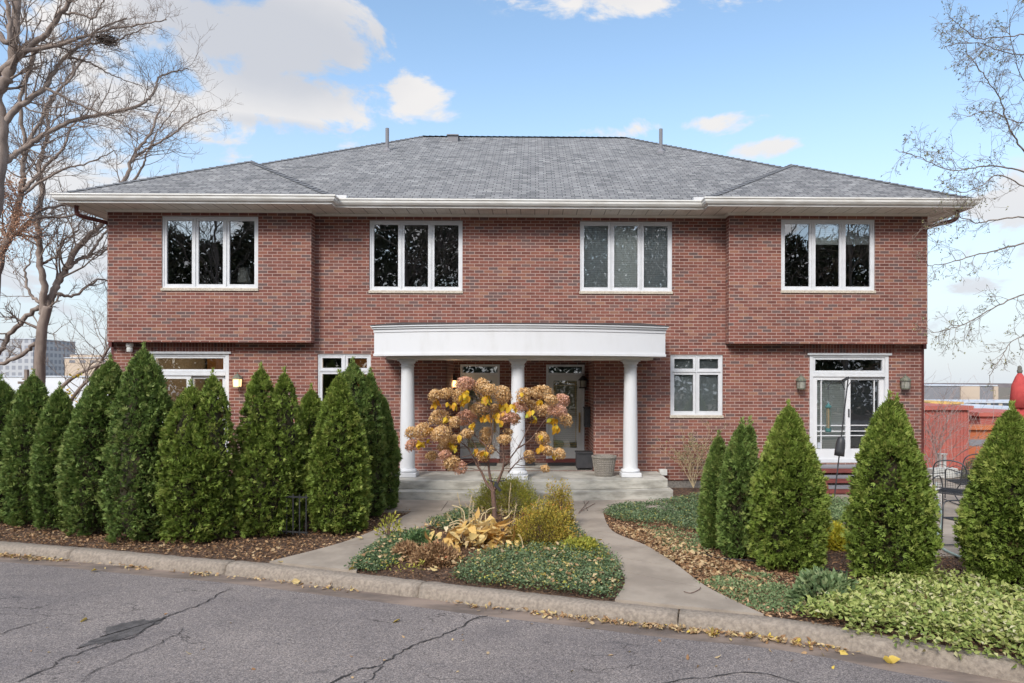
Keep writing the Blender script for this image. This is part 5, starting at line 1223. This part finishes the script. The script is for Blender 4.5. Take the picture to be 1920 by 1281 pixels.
# ------------------------------------------------------------------ bed plants
def W2(L, z=0.0): return [onZ(u, v, z) for u, v in L]
def cover(name, poly, n, size, mat, label, hmax=.1, wr=.6, patch=None, seed=0, kind='stuff', cat='ground cover', up=.5, whorl=1, parent=None):
    q = scatter(poly, n)
    if patch is not None: f = lowf(q, 2.2, seed + 3); q = q[f > patch]
    q = q + RNG.normal(0, .035, q.shape); m = len(q); f = lowf(q, 1.6, seed) + .5 * lowf(q, 6, seed + 1); z = (.25 + .75 * RNG.random(m)) * hmax * (.75 + .35 * f)
    P = np.stack([q[:, 0], q[:, 1], np.maximum(z, .012)], 1)
    Dv = RNG.normal(0, 1, (m, 3)); Dv[:, 2] = np.abs(Dv[:, 2]) * up; V, F_, U = leaves(P, Dv, rndv(m) * np.array([1, 1, .3]), size * RNG.uniform(.6, 1.3, m), size * wr * RNG.uniform(.8, 1.2, m), (.50 + .18 * f + RNG.normal(0, .26, m)), .25, .5)
    o = npmesh(name, V, F_, U, mat, parent); tag(o, label, cat, kind=kind) if label else None; return o
isl = [(655, 1073), (690, 1036), (742, 1008), (800, 988), (836, 976), (860, 962), (1003, 960), (1052, 964), (1075, 990), (1100, 1018), (1133, 1040), (1160, 1068), (1168, 1095), (1150, 1127), (1067, 1117), (900, 1099), (800, 1086)]
vin = cover('vinca', W2([(862, 1075), (900, 1050), (960, 1036), (1040, 1030), (1090, 1015), (1133, 1040), (1160, 1068), (1166, 1095), (1150, 1128), (1067, 1118), (960, 1106), (880, 1098), (850, 1092)]), 13000, .034, 'vinca', 'low blue-green vinca carpet across the right front of the island bed', .15, patch=-.75)
cover('vinca', W2([(655, 1070), (690, 1036), (742, 1010), (775, 1000), (790, 1018), (765, 1045), (735, 1062), (700, 1076)]), 7500, .034, 'vinca', 'low green vinca patch at the left corner of the island bed', .12, seed=2)
cover('vinca', W2([(800, 990), (836, 976), (860, 963), (890, 964), (880, 985), (840, 1000)]), 2500, .034, 'vinca', 'small dark vinca clump at the back left of the island bed', .16, seed=2)
cover('vinca', W2([(1050, 964), (1076, 990), (1100, 1018), (1070, 1022), (1035, 985)]), 2200, .034, 'vinca', 'narrow vinca strip at the right rear edge of the island bed', .12, seed=4)
cover('mixed_weeds', W2([(700, 1075), (760, 1040), (840, 1045), (900, 1060), (1000, 1030), (1100, 1015), (1160, 1068), (1150, 1127), (1067, 1117), (900, 1099)]), 2600, .045, 'yellow_green', 'yellowing weeds and stray leaves growing through the vinca of the island bed', .17, .4, seed=15, patch=.15)
cover('vinca', W2([(1133, 965), (1150, 950), (1200, 948), (1255, 942), (1320, 930), (1400, 950), (1400, 1000), (1320, 1003), (1260, 995), (1200, 985), (1150, 978)]), 15000, .036, 'vinca', 'grey-green vinca carpet between the right path and the evergreens', .12, seed=5, patch=-.55)
cover('sparse_vinca', W2([(1315, 1095), (1370, 1075), (1440, 1080), (1500, 1120), (1530, 1150), (1440, 1150), (1380, 1130)]), 3600, .036, 'soft_green', 'thin patch of small green leaves by the kerb right of the right path', .05, seed=6, patch=-.1)
cover('sparse_vinca', W2([(1200, 985), (1310, 1000), (1330, 1040), (1270, 1040), (1230, 1010)]), 1500, .036, 'soft_green', 'scattered green leaves among wood chips below the vinca carpet', .04, seed=7, patch=0)
cover('soft_ground_cover', W2([(1530, 945), (1590, 950), (1600, 985), (1545, 990)]), 5000, .038, 'soft_green', 'feathery pale green ground cover between the two wide evergreens', .2, seed=8)
cover('variegated_ground_cover', W2([(1492, 1160), (1545, 1145), (1590, 1118), (1640, 1108), (1700, 1108), (1770, 1098), (1850, 1120), (1930, 1135), (2050, 1160), (2050, 1280), (1920, 1232), (1780, 1208), (1662, 1189), (1578, 1174)]), 10500, .062, 'variegated', 'pale yellow-green variegated ground cover spilling over the kerb at bottom right', .23, .62, seed=9, up=.5, patch=-.9)
q = []
for (p, n) in fine:
    if onZ(1600, 1190).x < p.x < onZ(1950, 1250).x:
        for _ in range(26): q.append(tuple(p + n * RNG.uniform(-.1, .23) + Vector((RNG.normal(0, .03), 0, 0)))[:2])
q = np.array(q); q = q[lowf(q, 3, 4) > -.35]; m = len(q); P = np.stack([q[:, 0], q[:, 1], RNG.uniform(.01, .13, m)], 1)
V, F_, U = leaves(P, RNG.normal(0, 1, (m, 3)) * np.array([1, 1, .4]) + np.array([-.1, -.3, 0]), rndv(m) * np.array([1, 1, .3]), RNG.uniform(.04, .075, m), .036, .5 + RNG.normal(0, .25, m), .25)
tag(npmesh('kerb_spill', V, F_, U, 'variegated'), 'fringe of variegated leaves hanging over the kerb at bottom right', 'ground cover', kind='stuff')

# wood chips and leaf litter over the soil
def litter(name, poly, n, label, s0=.018, s1=.05, z=.008, mat='chip', bright=0.0, asp=.4):
    q = scatter(poly, n); m = len(q); P = np.stack([q[:, 0], q[:, 1], z + RNG.random(m) * .018], 1); Dv = RNG.normal(0, 1, (m, 3)); Dv[:, 2] *= .22
    L = RNG.uniform(s0, s1, m); V, F_, U = leaves(P, Dv, rndv(m) * np.array([1, 1, .35]), L, L * asp * RNG.uniform(.6, 1.5, m), RNG.random(m) * .75 + bright + .15 * lowf(q, 1.2, 3), .2, .5)
    return tag(npmesh(name, V, F_, U, mat), label, 'mulch', kind='stuff')
litter('leaf_litter', W2([(-120, 1003), (-120, 930), (200, 930), (560, 930), (690, 938), (775, 958), (733, 982), (667, 1011), (610, 1029), (505, 1056), (333, 1042), (153, 1026), (0, 1014)]), 26000, 'brown wood chips and dead leaves under the left hedge', bright=.18)
litter('leaf_litter', W2([(1132, 964), (1147, 998), (1212, 1027), (1266, 1060), (1316, 1100), (1370, 1129), (1432, 1156), (1500, 1166), (1500, 1080), (1420, 1040), (1300, 985)]), 12000, 'tan wood chips in the bed beside the right path', .02, .06, bright=.22)
litter('leaf_litter', W2([(1420, 1040), (1560, 960), (1800, 1045), (2000, 1120), (1950, 1240), (1662, 1192), (1500, 1168), (1480, 1080)]), 11000, 'brown mulch around the evergreens of the right bed')
litter('leaf_litter', W2(isl), 9000, 'brown mulch and dead leaves in the island bed')
q = W2([(1140, 985), (1212, 1027), (1266, 1060), (1330, 1104), (1400, 1130), (1440, 1090), (1360, 1050), (1250, 1000)])
litter('dead_leaves', q, 1300, 'dry fallen leaves scattered over the right bed', .04, .08, .02, 'fallen', 0, .6)
litter('dead_leaves', W2([(-50, 1008), (-50, 985), (500, 1020), (760, 965), (733, 982), (667, 1011), (505, 1056), (333, 1042), (153, 1026)]), 700, 'dry fallen leaves below the left hedge', .035, .065, .02, 'fallen', -.2, .6)
litter('dead_leaves', W2(isl), 800, 'fallen orange and yellow leaves over the island bed', .04, .085, .11, 'fallen', .1, .6)
# leaves blown into the gutter
rg = np.random.default_rng(31); q = []
cl = [(20, 1038, 60, 170), (80, 1045, 45, 110), (255, 1062, 22, 40), (385, 1075, 18, 34), (520, 1093, 60, 45), (640, 1108, 30, 30), (890, 1134, 28, 36), (1030, 1151, 45, 50), (1100, 1162, 55, 75), (1200, 1172, 70, 120), (1290, 1184, 45, 90), (1400, 1202, 75, 170), (1480, 1213, 45, 90), (1560, 1222, 20, 15), (180, 1068, 8, 3), (320, 1073, 5, 3), (1310, 1188, 12, 12)]
for u, v, w, k in cl:
    for _ in range(k):
        uu = u + rg.normal(0, w * 1.0); 
        p = onZ(u, v, ROADZ); c = onZ(uu, v, ROADZ); i = min(range(len(fine)), key=lambda i: (fine[i][0] - c).length); pp_, n_ = fine[i]
        q.append(tuple(pp_ + n_ * (.235 + abs(rg.normal(0, .055))) + Vector((rg.normal(0, .03), 0, ROADZ + .012 + rg.random() * .02))))
for _ in range(60):
    u, v = rg.uniform(0, 1900), rg.uniform(1100, 1281); p = onZ(u, v, ROADZ + .017)
    if p.y < kx(p.x) - .5: q.append(tuple(p))
P = np.array(q); m = len(P); Dv = rg.normal(0, 1, (m, 3)); Dv[:, 2] *= .25; L = rg.uniform(.028, .062, m)
tl_ = rg.random(m) ** 1.3 * .9 + .05; o = bigleaf(P, Dv, rg.normal(0, 1, (m, 3)) * np.array([1, 1, .3]), L, L * .55, tl_, .3, 'fallen_leaves', 'fallen', None, 3); tag(o, 'tan and yellow leaves blown along the gutter below the kerb', 'fallen leaves', kind='stuff')
P = np.array([tuple(onZ(u, v, .04)) for u, v in ((655, 1068), (672, 1052), (700, 1045), (820, 1068), (1120, 1083), (1105, 1070), (1530, 1147), (1560, 1152), (1120, 1012), (530, 1051), (725, 995), (680, 1010))] + [tuple(onZ(u, v, ROADZ + .03)) for u, v in ((1345, 1190), (1340, 1186), (1575, 1220), (1655, 1236), (1665, 1238), (175, 1069), (560, 1093), (548, 1090), (150, 1164), (750, 1162))]); m = len(P)
o = bigleaf(P, rg.normal(0, 1, (m, 3)) * np.array([1, 1, .2]), rg.normal(0, 1, (m, 3)) * np.array([1, 1, .3]), .10, .07, .8 + .15 * rg.random(m), .35, 'large_fallen_leaves', 'fallen', None, 4); tag(o, 'single larger yellow leaves lying on the kerb, beds and road', 'fallen leaves', kind='stuff')
st = MB(); 
for L in ([(1085, 962), (1095, 950), (1104, 940)], [(1090, 958), (1108, 948), (1116, 944)], ): 
    P = [onZ(u, v, .05) for u, v in L]; st.tube(P, .006, 4)
P = catmull([onZ(u, v, .04) for u, v in ((1282, 1109), (1295, 1112), (1310, 1106), (1314, 1101))], 4); st.tube(P, .004, 4)
tag(st.build('fallen_twigs', 'stem'), 'thin dark twigs lying on the right path', 'twigs', kind='stuff')

# hosta, spirea and other plants of the island
hp = G(893, 1022); hosta = empty('hosta', tuple(hp), 'collapsed pale yellow hosta with broad wilted leaves left of the hydrangea stem', 'plant')
m = 150; rg = np.random.default_rng(51)
tgt = [(rg.uniform(775, 955), rg.uniform(968, 1040)) for _ in range(m)]; P, Dv, Ls = [], [], []
for u, v in tgt:
    base = hp + Vector((rg.normal(0, .25), rg.normal(-.05, .2), rg.uniform(.06, .36))); a = rg.uniform(0, 6.28)
    P.append(tuple(base + Vector((math.cos(a) * .12, math.sin(a) * .1, 0)))); Dv.append((math.cos(a) + .0, math.sin(a) - .25, rg.uniform(-1.0, .35))); Ls.append(rg.uniform(.10, .29))
bigleaf(np.array(P), np.array(Dv), rg.normal(0, 1, (m, 3)) * np.array([1, 1, .4]), np.array(Ls), np.array(Ls) * rg.uniform(.3, .6, m), rg.random(m), .55, 'leaf_mass', 'hosta', hosta, 6)['kind'] = 'stuff'
mb = MB()
for k in range(26):
    a = rg.uniform(0, 6.28); e = hp + Vector((math.cos(a) * rg.uniform(.1, .5), math.sin(a) * .3, rg.uniform(.1, .55))); mb.tube(catmull([hp + Vector((rg.normal(0, .08), rg.normal(0, .08), 0)), hp.lerp(e, .5) + Vector((0, 0, .18)), e], 4), .008, 5)
mb.build('stalks', 'dry_stem', hosta)
def leafy(name, u, v, wpx, hpx, mat, label, cat='shrub', n=3000, size=.04, stems='stem', seed=1, wr=.45, flat=.8, kids=24, gaps=.15, wob=.22, group=None):
    b = G(u, v); D = b.y - CAM[1]; r = wpx / F * D / 2; h = hpx / F * D; b.y += r * .5
    root = empty(name, tuple(b), label, cat, group); rg = np.random.default_rng(seed); v_ = nrm(rg.normal(size=(n, 3))); v_[:, 2] = np.abs(v_[:, 2])
    rad = rg.uniform(.45, 1, n) ** .6; lump = 1 + wob * lowf(v_, 3.5, seed) + wob * .7 * lowf(v_, 8, seed + 1)
    P = np.array(tuple(b)) + v_ * (rad * lump)[:, None] * np.array([r, r * flat, h]); keep = lowf(P, 7, seed + 2) > -.9 + gaps; P = P[keep]; v_ = v_[keep]; m = len(P)
    Dv = v_ + rg.normal(0, .6, (m, 3)) + np.array([0, 0, .3]); V, F_, U = leaves(P, Dv, rg.normal(size=(m, 3)), size * rg.uniform(.6, 1.4, m), size * wr, .45 + .18 * lowf(P, 5, seed + 4) + rg.normal(0, .22, m), .25)
    npmesh('foliage', V, F_, U, mat, root)
    mb = MB()
    for k in range(kids):
        d = nrm(rg.normal(0, 1, 3)); d[2] = abs(d[2]) + .4; e = b + Vector((d[0] * r * .8, d[1] * r * .7, d[2] / 1.4 * h * .85)); mb.tube([b + Vector((d[0] * .05, d[1] * .05, 0)), b.lerp(e, .5) + Vector((0, 0, .05 * h)), e], [.006, .005, .003], 4)
    mb.build('stems', stems, root); return root
leafy('spirea', 1018, 1034, 128, 84, 'spirea', 'rounded spirea bush turning orange and yellow right of the hydrangea stem', n=7500, size=.034, seed=61, kids=60)
leafy('spirea', 1048, 998, 60, 92, 'spirea', 'upright orange-tipped spirea behind the rounded spirea', n=3600, size=.034, seed=62, kids=40, wob=.35)
leafy('ornamental_grass', 948, 962, 132, 62, 'yellow_green', 'feathery yellow-green shrub at the back of the island bed in front of the steps', 'shrub', n=8000, size=.05, seed=63, wr=.22, kids=90, stems='dry_stem', wob=.3)
leafy('yellow_weed', 728, 1012, 50, 50, 'yellow_green', 'sprig of yellow leaves on thin stems at the left edge of the island bed', 'plant', n=180, size=.06, seed=64, kids=14, gaps=.4)
leafy('dried_fern', 815, 1062, 90, 34, 'brown_fern', 'crumpled rusty brown fern at the front left of the island bed', 'plant', n=3200, size=.06, seed=65, wr=.35, stems='dry_stem')
leafy('dried_fern', 760, 1050, 60, 26, 'brown_fern', 'small tan dried fern nearest the left vinca patch', 'plant', n=1500, size=.05, seed=66, wr=.35, stems='dry_stem')
leafy('green_perennial', 785, 1035, 70, 34, 'green_leaf', 'low dark green plant between the hosta and the left vinca patch', 'plant', n=1300, size=.05, seed=67)
leafy('green_perennial', 1090, 1045, 90, 28, 'yellow_green', 'low plant turning yellow at the right edge of the island bed', 'plant', n=2000, size=.05, seed=68)
leafy('yellow_perennial', 1572, 1032, 64, 42, 'bright_yellow', 'bright yellow leafy plant between the two wide evergreens', 'plant', n=2000, size=.055, seed=69, wr=.6)
leafy('broadleaf_plant', 1556, 1140, 118, 56, 'soft_green', 'green broad-leaved plant beside the variegated ground cover', 'plant', n=900, size=.085, seed=70, wr=.6, gaps=.3)
leafy('grey_shrub', 1850, 905, 70, 45, 'olive_leaf', 'grey-green low shrub at the back of the patio behind the chairs', 'shrub', n=1800, size=.05, seed=71)
leafy('red_shrub', 738, 893, 22, 50, 'brown_fern', 'small red-leaved shrub squeezed between the hedge and the left porch column', 'shrub', n=700, size=.05, seed=72)
# tall dry grass stalks
mb = MB(); rg = np.random.default_rng(71); gp = G(880, 985)
for (u, v), (u2, v2) in zip([(870, 985), (880, 990), (888, 985), (905, 980), (955, 985), (962, 990), (945, 980), (1000, 985), (850, 1000), (1005, 975)], [(858, 925), (885, 928), (888, 942), (872, 945), (958, 905), (968, 945), (940, 950), (1000, 950), (838, 962), (1012, 930)]):
    a = onZ(u, v, 0); e = onY(u2, v2, a.y); mb.tube(catmull([a, a.lerp(e, .5) + Vector((rg.normal(0, .02), 0, 0)), e], 4), .006, 5)
    d = (e - a).normalized()
    for k in range(7): mb.tube([e - d * (.02 * k), e - d * (.02 * k) + Vector((rg.normal(0, .018), rg.normal(0, .018), .02))], [.006, .002], 4)
root = empty('dry_grass', tuple(gp), 'tall straw-coloured seed stalks standing around the hydrangea stem', 'grass clump'); mb.build('stalks', 'dry_stem', root)
# irrigation hose in the right bed
mb = MB(); P = catmull([onZ(u, v, .03) for u, v in ((1318, 1037), (1345, 1046), (1400, 1051), (1480, 1058), (1530, 1062), (1560, 1068), (1592, 1073), (1700, 1080), (1790, 1082))], 6); mb.tube(P, .012, 6)
tag(mb.build('irrigation_hose', 'black_hose'), 'thin black irrigation hose lying between the right evergreens', 'hose')

# ------------------------------------------------------------------ bird feeder pole
bp = G(1563, 945); y = bp.y; tp = onY(1590, 712, y)
root = empty('feeder_pole', tuple(bp), 'leaning black shepherd hook pole with a bell-shaped baffle before the patio door', 'pole')
mb = MB(); mb.tube([bp, bp.lerp(tp, .5), tp], .013, 8); mb.build('pole', 'iron', root)
ax = (tp - bp).normalized()
for s in (-1, 1):
    j = bp.lerp(tp, .90); e = [(1584, 731), (1577, 717), (1565, 715), (1555, 721), (1552, 730), (1555, 727)] if s < 0 else [(1587, 731), (1594, 718), (1605, 716), (1615, 722), (1620, 732), (1616, 735)]
    mb = MB(); mb.tube(catmull([onY(u, v, y) for u, v in e], 5), .008, 6); mb.build('hook', 'iron', root)
c = bp.lerp(tp, .47); mb = MB(); pts = [(.092, -.20), (.09, -.1), (.082, .05), (.07, .12), (.04, .165), (.016, .175)]
mb.lathe(0, 0, pts, 20); mb.v = [tuple(c + ax.to_track_quat('Z', 'Y') @ Vector(q)) for q in mb.v]; mb.build('baffle', 'dark_plastic', root, smooth=True)
mb = MB(); mb.obox(onY(1586, 711, y), (.06, 0, .03), (0, .025, 0), (-.01, 0, .02)); mb.build('finial', 'iron', root)
f0 = onY(1553, 757, y); f1 = onY(1553, 808, y); x = f0.x; root = empty('bird_feeder', tuple(f1), 'teal tube bird feeder full of seed hanging from the left hook', 'bird feeder')
mb = MB(); mb.tube([onY(1553, 728, y), f0], .003, 4); mb.build('wire', 'iron', root)
mb = MB(); mb.lathe(x, y, [(.006, f0.z + .03), (.012, f0.z), (.058, f0.z - .05), (.06, f0.z - .075)][::-1], 16); mb.lathe(x, y, [(.05, f1.z - .02), (.056, f1.z), (.052, f1.z + .05)], 16)
for z in (f1.z + .06, ): mb.tube([(x - .1, y, z), (x + .1, y, z)], .004, 5)
for k in range(8):
    a = k * math.pi / 4; mb.tube([(x + .047 * math.cos(a), y + .047 * math.sin(a), f1.z + .05), (x + .047 * math.cos(a), y + .047 * math.sin(a), f0.z - .07)], .0035, 4)
mb.build('cage', 'teal_metal', root); mb = MB(); mb.lathe(x, y, [(.034, f1.z + .051), (.034, f0.z - .076)], 14); mb.build('seed_tube', 'seed', root)

# ------------------------------------------------------------------ patio furniture
def iron_chair(loc, rot, label):
    root = empty('patio_chair', loc, label, 'chair', 'black iron chairs on the patio')
    def T(L): return [Vector(loc) + Matrix.Rotation(rot, 3, 'Z') @ Vector(p) for p in L]
    m1 = MB(); m1.tube(catmull(T([(-.26, .24, .40), (-.26, .30, .75), (-.20, .33, .93), (0, .34, .98), (.20, .33, .93), (.26, .30, .75), (.26, .24, .40)]), 6), .012, 6); m1.tube(T([(-.26, .27, .5), (.26, .27, .5)]), .009, 5); m1.tube(catmull(T([(-.22, .32, .86), (-.1, .325, .90), (0, .33, .86), (.1, .325, .90), (.22, .32, .86)]), 5), .006, 5)
    m1.build('back_frame', 'iron', root)
    m2 = MB()
    for k in range(13):
        x = -.23 + k * .0385; zt_ = .93 - .22 * abs(x / .26) ** 3; m2.tube(T([(x, .265, .5), (x, .31, .78), (x, .33, min(zt_, .84))]), .0026, 3)
    for k in range(11):
        z = .52 + k * .031; m2.tube(T([(-.25, .27 + (z - .5) * .13, z), (.25, .27 + (z - .5) * .13, z)]), .0026, 3)
    m2.build('back_mesh', 'iron', root)
    m3 = MB(); m3.tube(T([(-.27, -.25, .42), (.27, -.25, .42), (.27, .24, .40), (-.27, .24, .40), (-.27, -.25, .42)]), .012, 6)
    for k in range(16): x = -.25 + k * .0333; m3.tube(T([(x, -.25, .42), (x, .24, .40)]), .003, 3)
    for k in range(14): y = -.23 + k * .035; m3.tube(T([(-.27, y, .415), (.27, y, .415)]), .003, 3)
    m3.build('seat', 'iron', root)
    for s in (-1, 1):
        m4 = MB(); m4.tube(catmull(T([(s * .28, .27, .62), (s * .31, .0, .64), (s * .30, -.2, .62), (s * .28, -.25, .42), (s * .28, -.27, .06)]), 5), .011, 6); m4.build('arm', 'iron', root)
        m5 = MB(); m5.tube(catmull(T([(s * .26, .24, .41), (s * .27, .05, .2), (s * .28, .26, .03), (s * .28, -.3, .035)]), 5), .011, 6); m5.build('leg', 'iron', root)
c = G(1778, 972); iron_chair((c.x + .20, c.y + .12, .022), R(132), 'nearest to the hose of three black iron patio chairs, its mesh back fully in view')
c = G(1806, 948); iron_chair((c.x + .12, c.y + .05, .022), R(176), 'farthest black iron patio chair, its curved back rising behind the nearer one')
c = G(1822, 1040); iron_chair((c.x + .10, c.y + .1, .022), R(285), 'black iron patio chair hidden behind the right evergreen except for its bent legs')
ub = onY(1912, 700, -1.6); root = empty('patio_umbrella', (ub.x, ub.y, 0), 'closed faded red patio parasol at the right edge', 'parasol')
zt_ = Z_(701, -1.6, 1916); prof = []
mb = MB(); n = 40; i0 = 0; zb_ = Z_(905, -1.6, 1910)
for i in range(15):
    f = i / 14; z = zt_ - f * (zt_ - zb_); r0 = .03 + .23 * f ** .85
    for k in range(n): a = 2 * math.pi * k / n; r_ = r0 * (1 + .13 * math.cos(8 * a + f) * min(f * 3, 1)); mb.v.append((ub.x + r_ * math.cos(a), ub.y + r_ * math.sin(a), z)); mb.uv.append((0, 0))
for i in range(14):
    for k in range(n): a = i * n + k; b_ = i * n + (k + 1) % n; mb.f.append((a, a + n, b_ + n, b_))
mb.build('canopy', 'terracotta_fabric', root, smooth=True)
mb = MB(); zc = zt_ - .30 * (zt_ - zb_); mb.lathe(ub.x, ub.y, [(.035, zt_ + .01), (.075, zt_ - .06), (.135, zt_ - .22), (.175, zc - .02)][::-1], 24); mb.build('vent_flap', 'terracotta_fabric', root, smooth=True)
mb = MB(); mb.lathe(ub.x, ub.y, [(.03, zt_ + .0), (.045, zt_ + .03), (.05, zt_ + .06), (.035, zt_ + .09), (.04, zt_ + .11), (.025, zt_ + .15), (.005, zt_ + .16)], 14); mb.build('finial', 'grey_stone', root, smooth=True)
mb = MB(); mb.lathe(ub.x, ub.y, [(.25, .0), (.25, .05), (.04, .1), (.024, .12), (.024, zb_ + .3)], 16); mb.build('pole', 'bark', root)
mb = MB(); P = catmull([onZ(u, v, .045) for u, v in ((1756, 905), (1755, 925), (1760, 945), (1766, 965), (1765, 985), (1757, 1005), (1758, 1018), (1770, 1030), (1790, 1040), (1800, 1044))], 6); mb.tube(P, .016, 8)
tag(mb.build('garden_hose', 'hose'), 'pale green garden hose snaking over the patio', 'hose')
root = empty('lattice_crate', tuple(G(1745, 945)), 'white plastic lattice panel standing by the house end of the patio', 'lattice'); a = G(1735, 948); y = a.y; mb = MB()
for k in range(7): x = a.x + k * .05; mb.box(x, x + .008, y, y + .008, .0, .42)
for k in range(9): z = k * .052; mb.box(a.x, a.x + .31, y + .009, y + .016, z, z + .008)
mb.build('grid', 'white_plastic', root)
root = empty('paving_stack', tuple(onY(1765, 905, 1.6)), 'pile of white stone blocks at the back edge of the patio', 'stone blocks'); a = onY(1742, 905, 1.6)
for k, (dx, dz, w) in enumerate(((0, .02, .28), (.3, .02, .3), (.05, .14, .35), (.45, .13, .25), (.62, .02, .3))):
    mb = MB(); mb.obox((a.x + dx + w / 2, 1.6 + .05 * k, dz + .06), (w / 2, .03 * (k % 3 - 1), .01), (0, .12, 0), (0, 0, .05)); mb.build('block', 'white_plastic', root, bevel=.01)
mb = MB(); a = onY(1765, 885, 2.6); mb.box(a.x - .08, a.x - .01, 2.57, 2.63, -.2, a.z + .44); mb.box(a.x + .04, a.x + .11, 2.57, 2.63, -.2, a.z + .44); mb.box(a.x - .1, a.x + .13, 2.55, 2.65, a.z + .442, a.z + .47)
tag(mb.build('white_post', 'white_plastic'), 'short white twin post at the back of the patio', 'post')

# ------------------------------------------------------------------ far buildings and hills
def far_box(name, u0, u1, vt, vb, dist, depth, mat, label, cat='building', extra=None, base=-24, rmat='pale_roof'):
    y = CAM[1] + dist; a, b = onY(u0, 700, y), onY(u1, 700, y); zt_ = onY((u0 + u1) / 2, vt, y).z
    root = empty(name, ((a.x + b.x) / 2, y + depth / 2, base), label, cat); mb = MB(); mb.box(a.x, b.x, y, y + depth, base, zt_); o = mb.build('wall', mat, root)
    mb = MB(); mb.box(a.x - .3, b.x + .3, y - .3, y + depth + .3, zt_ + .01, zt_ + .4); mb.build('roof', rmat, root)
    return root, a.x, b.x, y, zt_
far_box('apartment_tower', -70, 62, 636, 720, 330, 30, 'tower_facade', 'grey glass apartment tower on the left skyline', 'tower')
far_box('office_building', 85, 121, 664, 720, 380, 30, 'white_facade', 'narrow white building with dark slit windows on the left skyline')
r_, xa, xb, y, z = far_box('stone_building', 121, 215, 672, 720, 300, 30, 'beige_wall', 'broad beige building with a recessed top floor on the left skyline')
mb = MB(); mb.box(xa + 1, xb - 6, y + 2, y + 20, z + .42, z + 1.6); mb.build('rooftop_floor', 'beige_wall', r_)
for k in range(4): mb = MB(); mb.box(xa + 2 + k * 4.5, xa + 4.6 + k * 4.5, y - .05, y + .2, z - 2.0, z - .8); mb.build('window_band', 'grey_panel', r_)
far_box('low_warehouse', -70, 240, 707, 740, 220, 25, 'white_wall', 'long low white building below the left skyline')
r_, xa, xb, y, z = far_box('grey_warehouse', 1700, 1868, 724, 757, 230, 40, 'grey_panel', 'grey panelled building with a beige bay beyond the parking deck'); 
a, b = onY(1800, 700, y).x, onY(1835, 700, y).x; mb = MB(); mb.box(a, b, y - .6, y - .02, -24, z - .1); mb.box(b + 4.9, xb + .3, y - .6, y - .02, -24, z - .1); mb.build('beige_bay', 'beige_wall', r_)
far_box('parking_deck', 1680, 2100, 756, 780, 190, 20, 'garage_facade', 'beige parking structure with dark openings behind the red building')
far_box('ochre_shed', 1745, 1802, 758, 772, 120, 10, 'ochre', 'ochre-topped shed above the red building', rmat='ochre')
far_box('pale_roofed_shed', 1815, 1960, 770, 800, 110, 25, 'pale_roof', 'low pale blue roofed shed beside the red building')
r_, xa, xb, y, z = far_box('red_building', 1690, 1816, 769, 890, 62, 12, 'rust_red', 'tall red corrugated building right of the house', rmat='rust_red'); mb = MB()
k = xa
while k < xb: mb.box(k, k + .12, y - .06, y - .005, -20, z - .1); k += .32
mb.build('corrugation', 'rust_red', r_)
far_box('red_annex', 1838, 1960, 781, 890, 66, 9, 'rust_red', 'lower red building behind the evergreen at the right edge', rmat='rust_red')
r_, xa, xb, y, z = far_box('orange_building', 1817, 1900, 806, 890, 63.5, 1.2, 'rust_orange', 'low orange building with a dark window strip between the red buildings', rmat='rust_orange'); mb = MB(); mb.box(xa, xb, y - .04, y - .01, z - 1.5, z - .9); mb.build('window_strip', 'grey_panel', r_)
mb = MB(); X0 = -2600; Pn = []
n = 260; xs = np.linspace(-2600, 3400, n); rg = np.random.default_rng(4); hh = -12 + 3.5 * lowf(xs[:, None] / 300, 1.0, 2) + rg.normal(0, .8, n)
for i in range(n - 1): a, b = (xs[i], 2400, hh[i]), (xs[i + 1], 2400, hh[i + 1]); mb.face([(xs[i], 2380, -26), (xs[i + 1], 2380, -26), b, a]); mb.face([a, b, (xs[i + 1], 2900, hh[i + 1] - 2), (xs[i], 2900, hh[i] - 2)])
tag(mb.build('hills', 'hill'), kind='structure')

# ------------------------------------------------------------------ wooded bank across the road, behind the viewer (it shows in the window glass)
rg = np.random.default_rng(91); m = 170000
x = rg.uniform(-48, 48, m); H = 13.4 + 1.6 * lowf(x[:, None], .22, 8) + 1.2 * lowf(x[:, None], .9, 9) + 6.0 * np.exp(-(x / 11.5) ** 4); z = rg.uniform(0, 1, m) ** .8 * H; y = -33 - 5 * (z / 13) + 2.2 * lowf(np.stack([x, z], 1), .7, 10) + rg.normal(0, .5, m)
P = np.stack([x, y, z], 1); V, F_, U = leaves(P, rg.normal(size=(m, 3)), rg.normal(size=(m, 3)), rg.uniform(.2, .5, m), .22, rg.random(m), .3)
tag(npmesh('evergreen_wood', V, F_, U, 'dark_wood'), 'dense dark evergreen wood across the road mirrored in the windows', 'wood', kind='stuff')
for k, (x, h, sd_) in enumerate(((-25, 19, 1), (-20, 21, 2), (-8, 15, 3), (7, 16, 4), (16, 20, 5), (20.5, 22, 6), (25, 19, 7))):
    root = empty('roadside_tree', (x, -29, 0), 'bare roadside tree across the road mirrored in the ' + ('left bay window, outermost', 'left bay window, middle one', 'left middle window', 'right middle window', 'right bay window, nearest the porch', 'right bay window, tallest', 'right bay window, outermost')[k], 'tree', 'bare roadside trees across the road'); main = MB(); main.tube([(x, -29, -.2), (x + .2, -29, h * .35), (x, -29, h * .7)], [.2, .13, .06], 8); main.build('trunk', 'bark', root)
    st = Sticks(); tips = []; rg = np.random.default_rng(sd_)
    for j in range(14): twigs(st, rg, np.array([x + .1, -29, h * rg.uniform(.3, .7)]), nrm(np.array([rg.normal(), rg.normal(), 1.1])), h * .34, .045, 0, tips, 3, .12, (6, 5, 4, 3))
    V, Fq = st.arrays(3); npmesh('crown', V, Fq, np.zeros((len(V), 2)), 'bark', root)
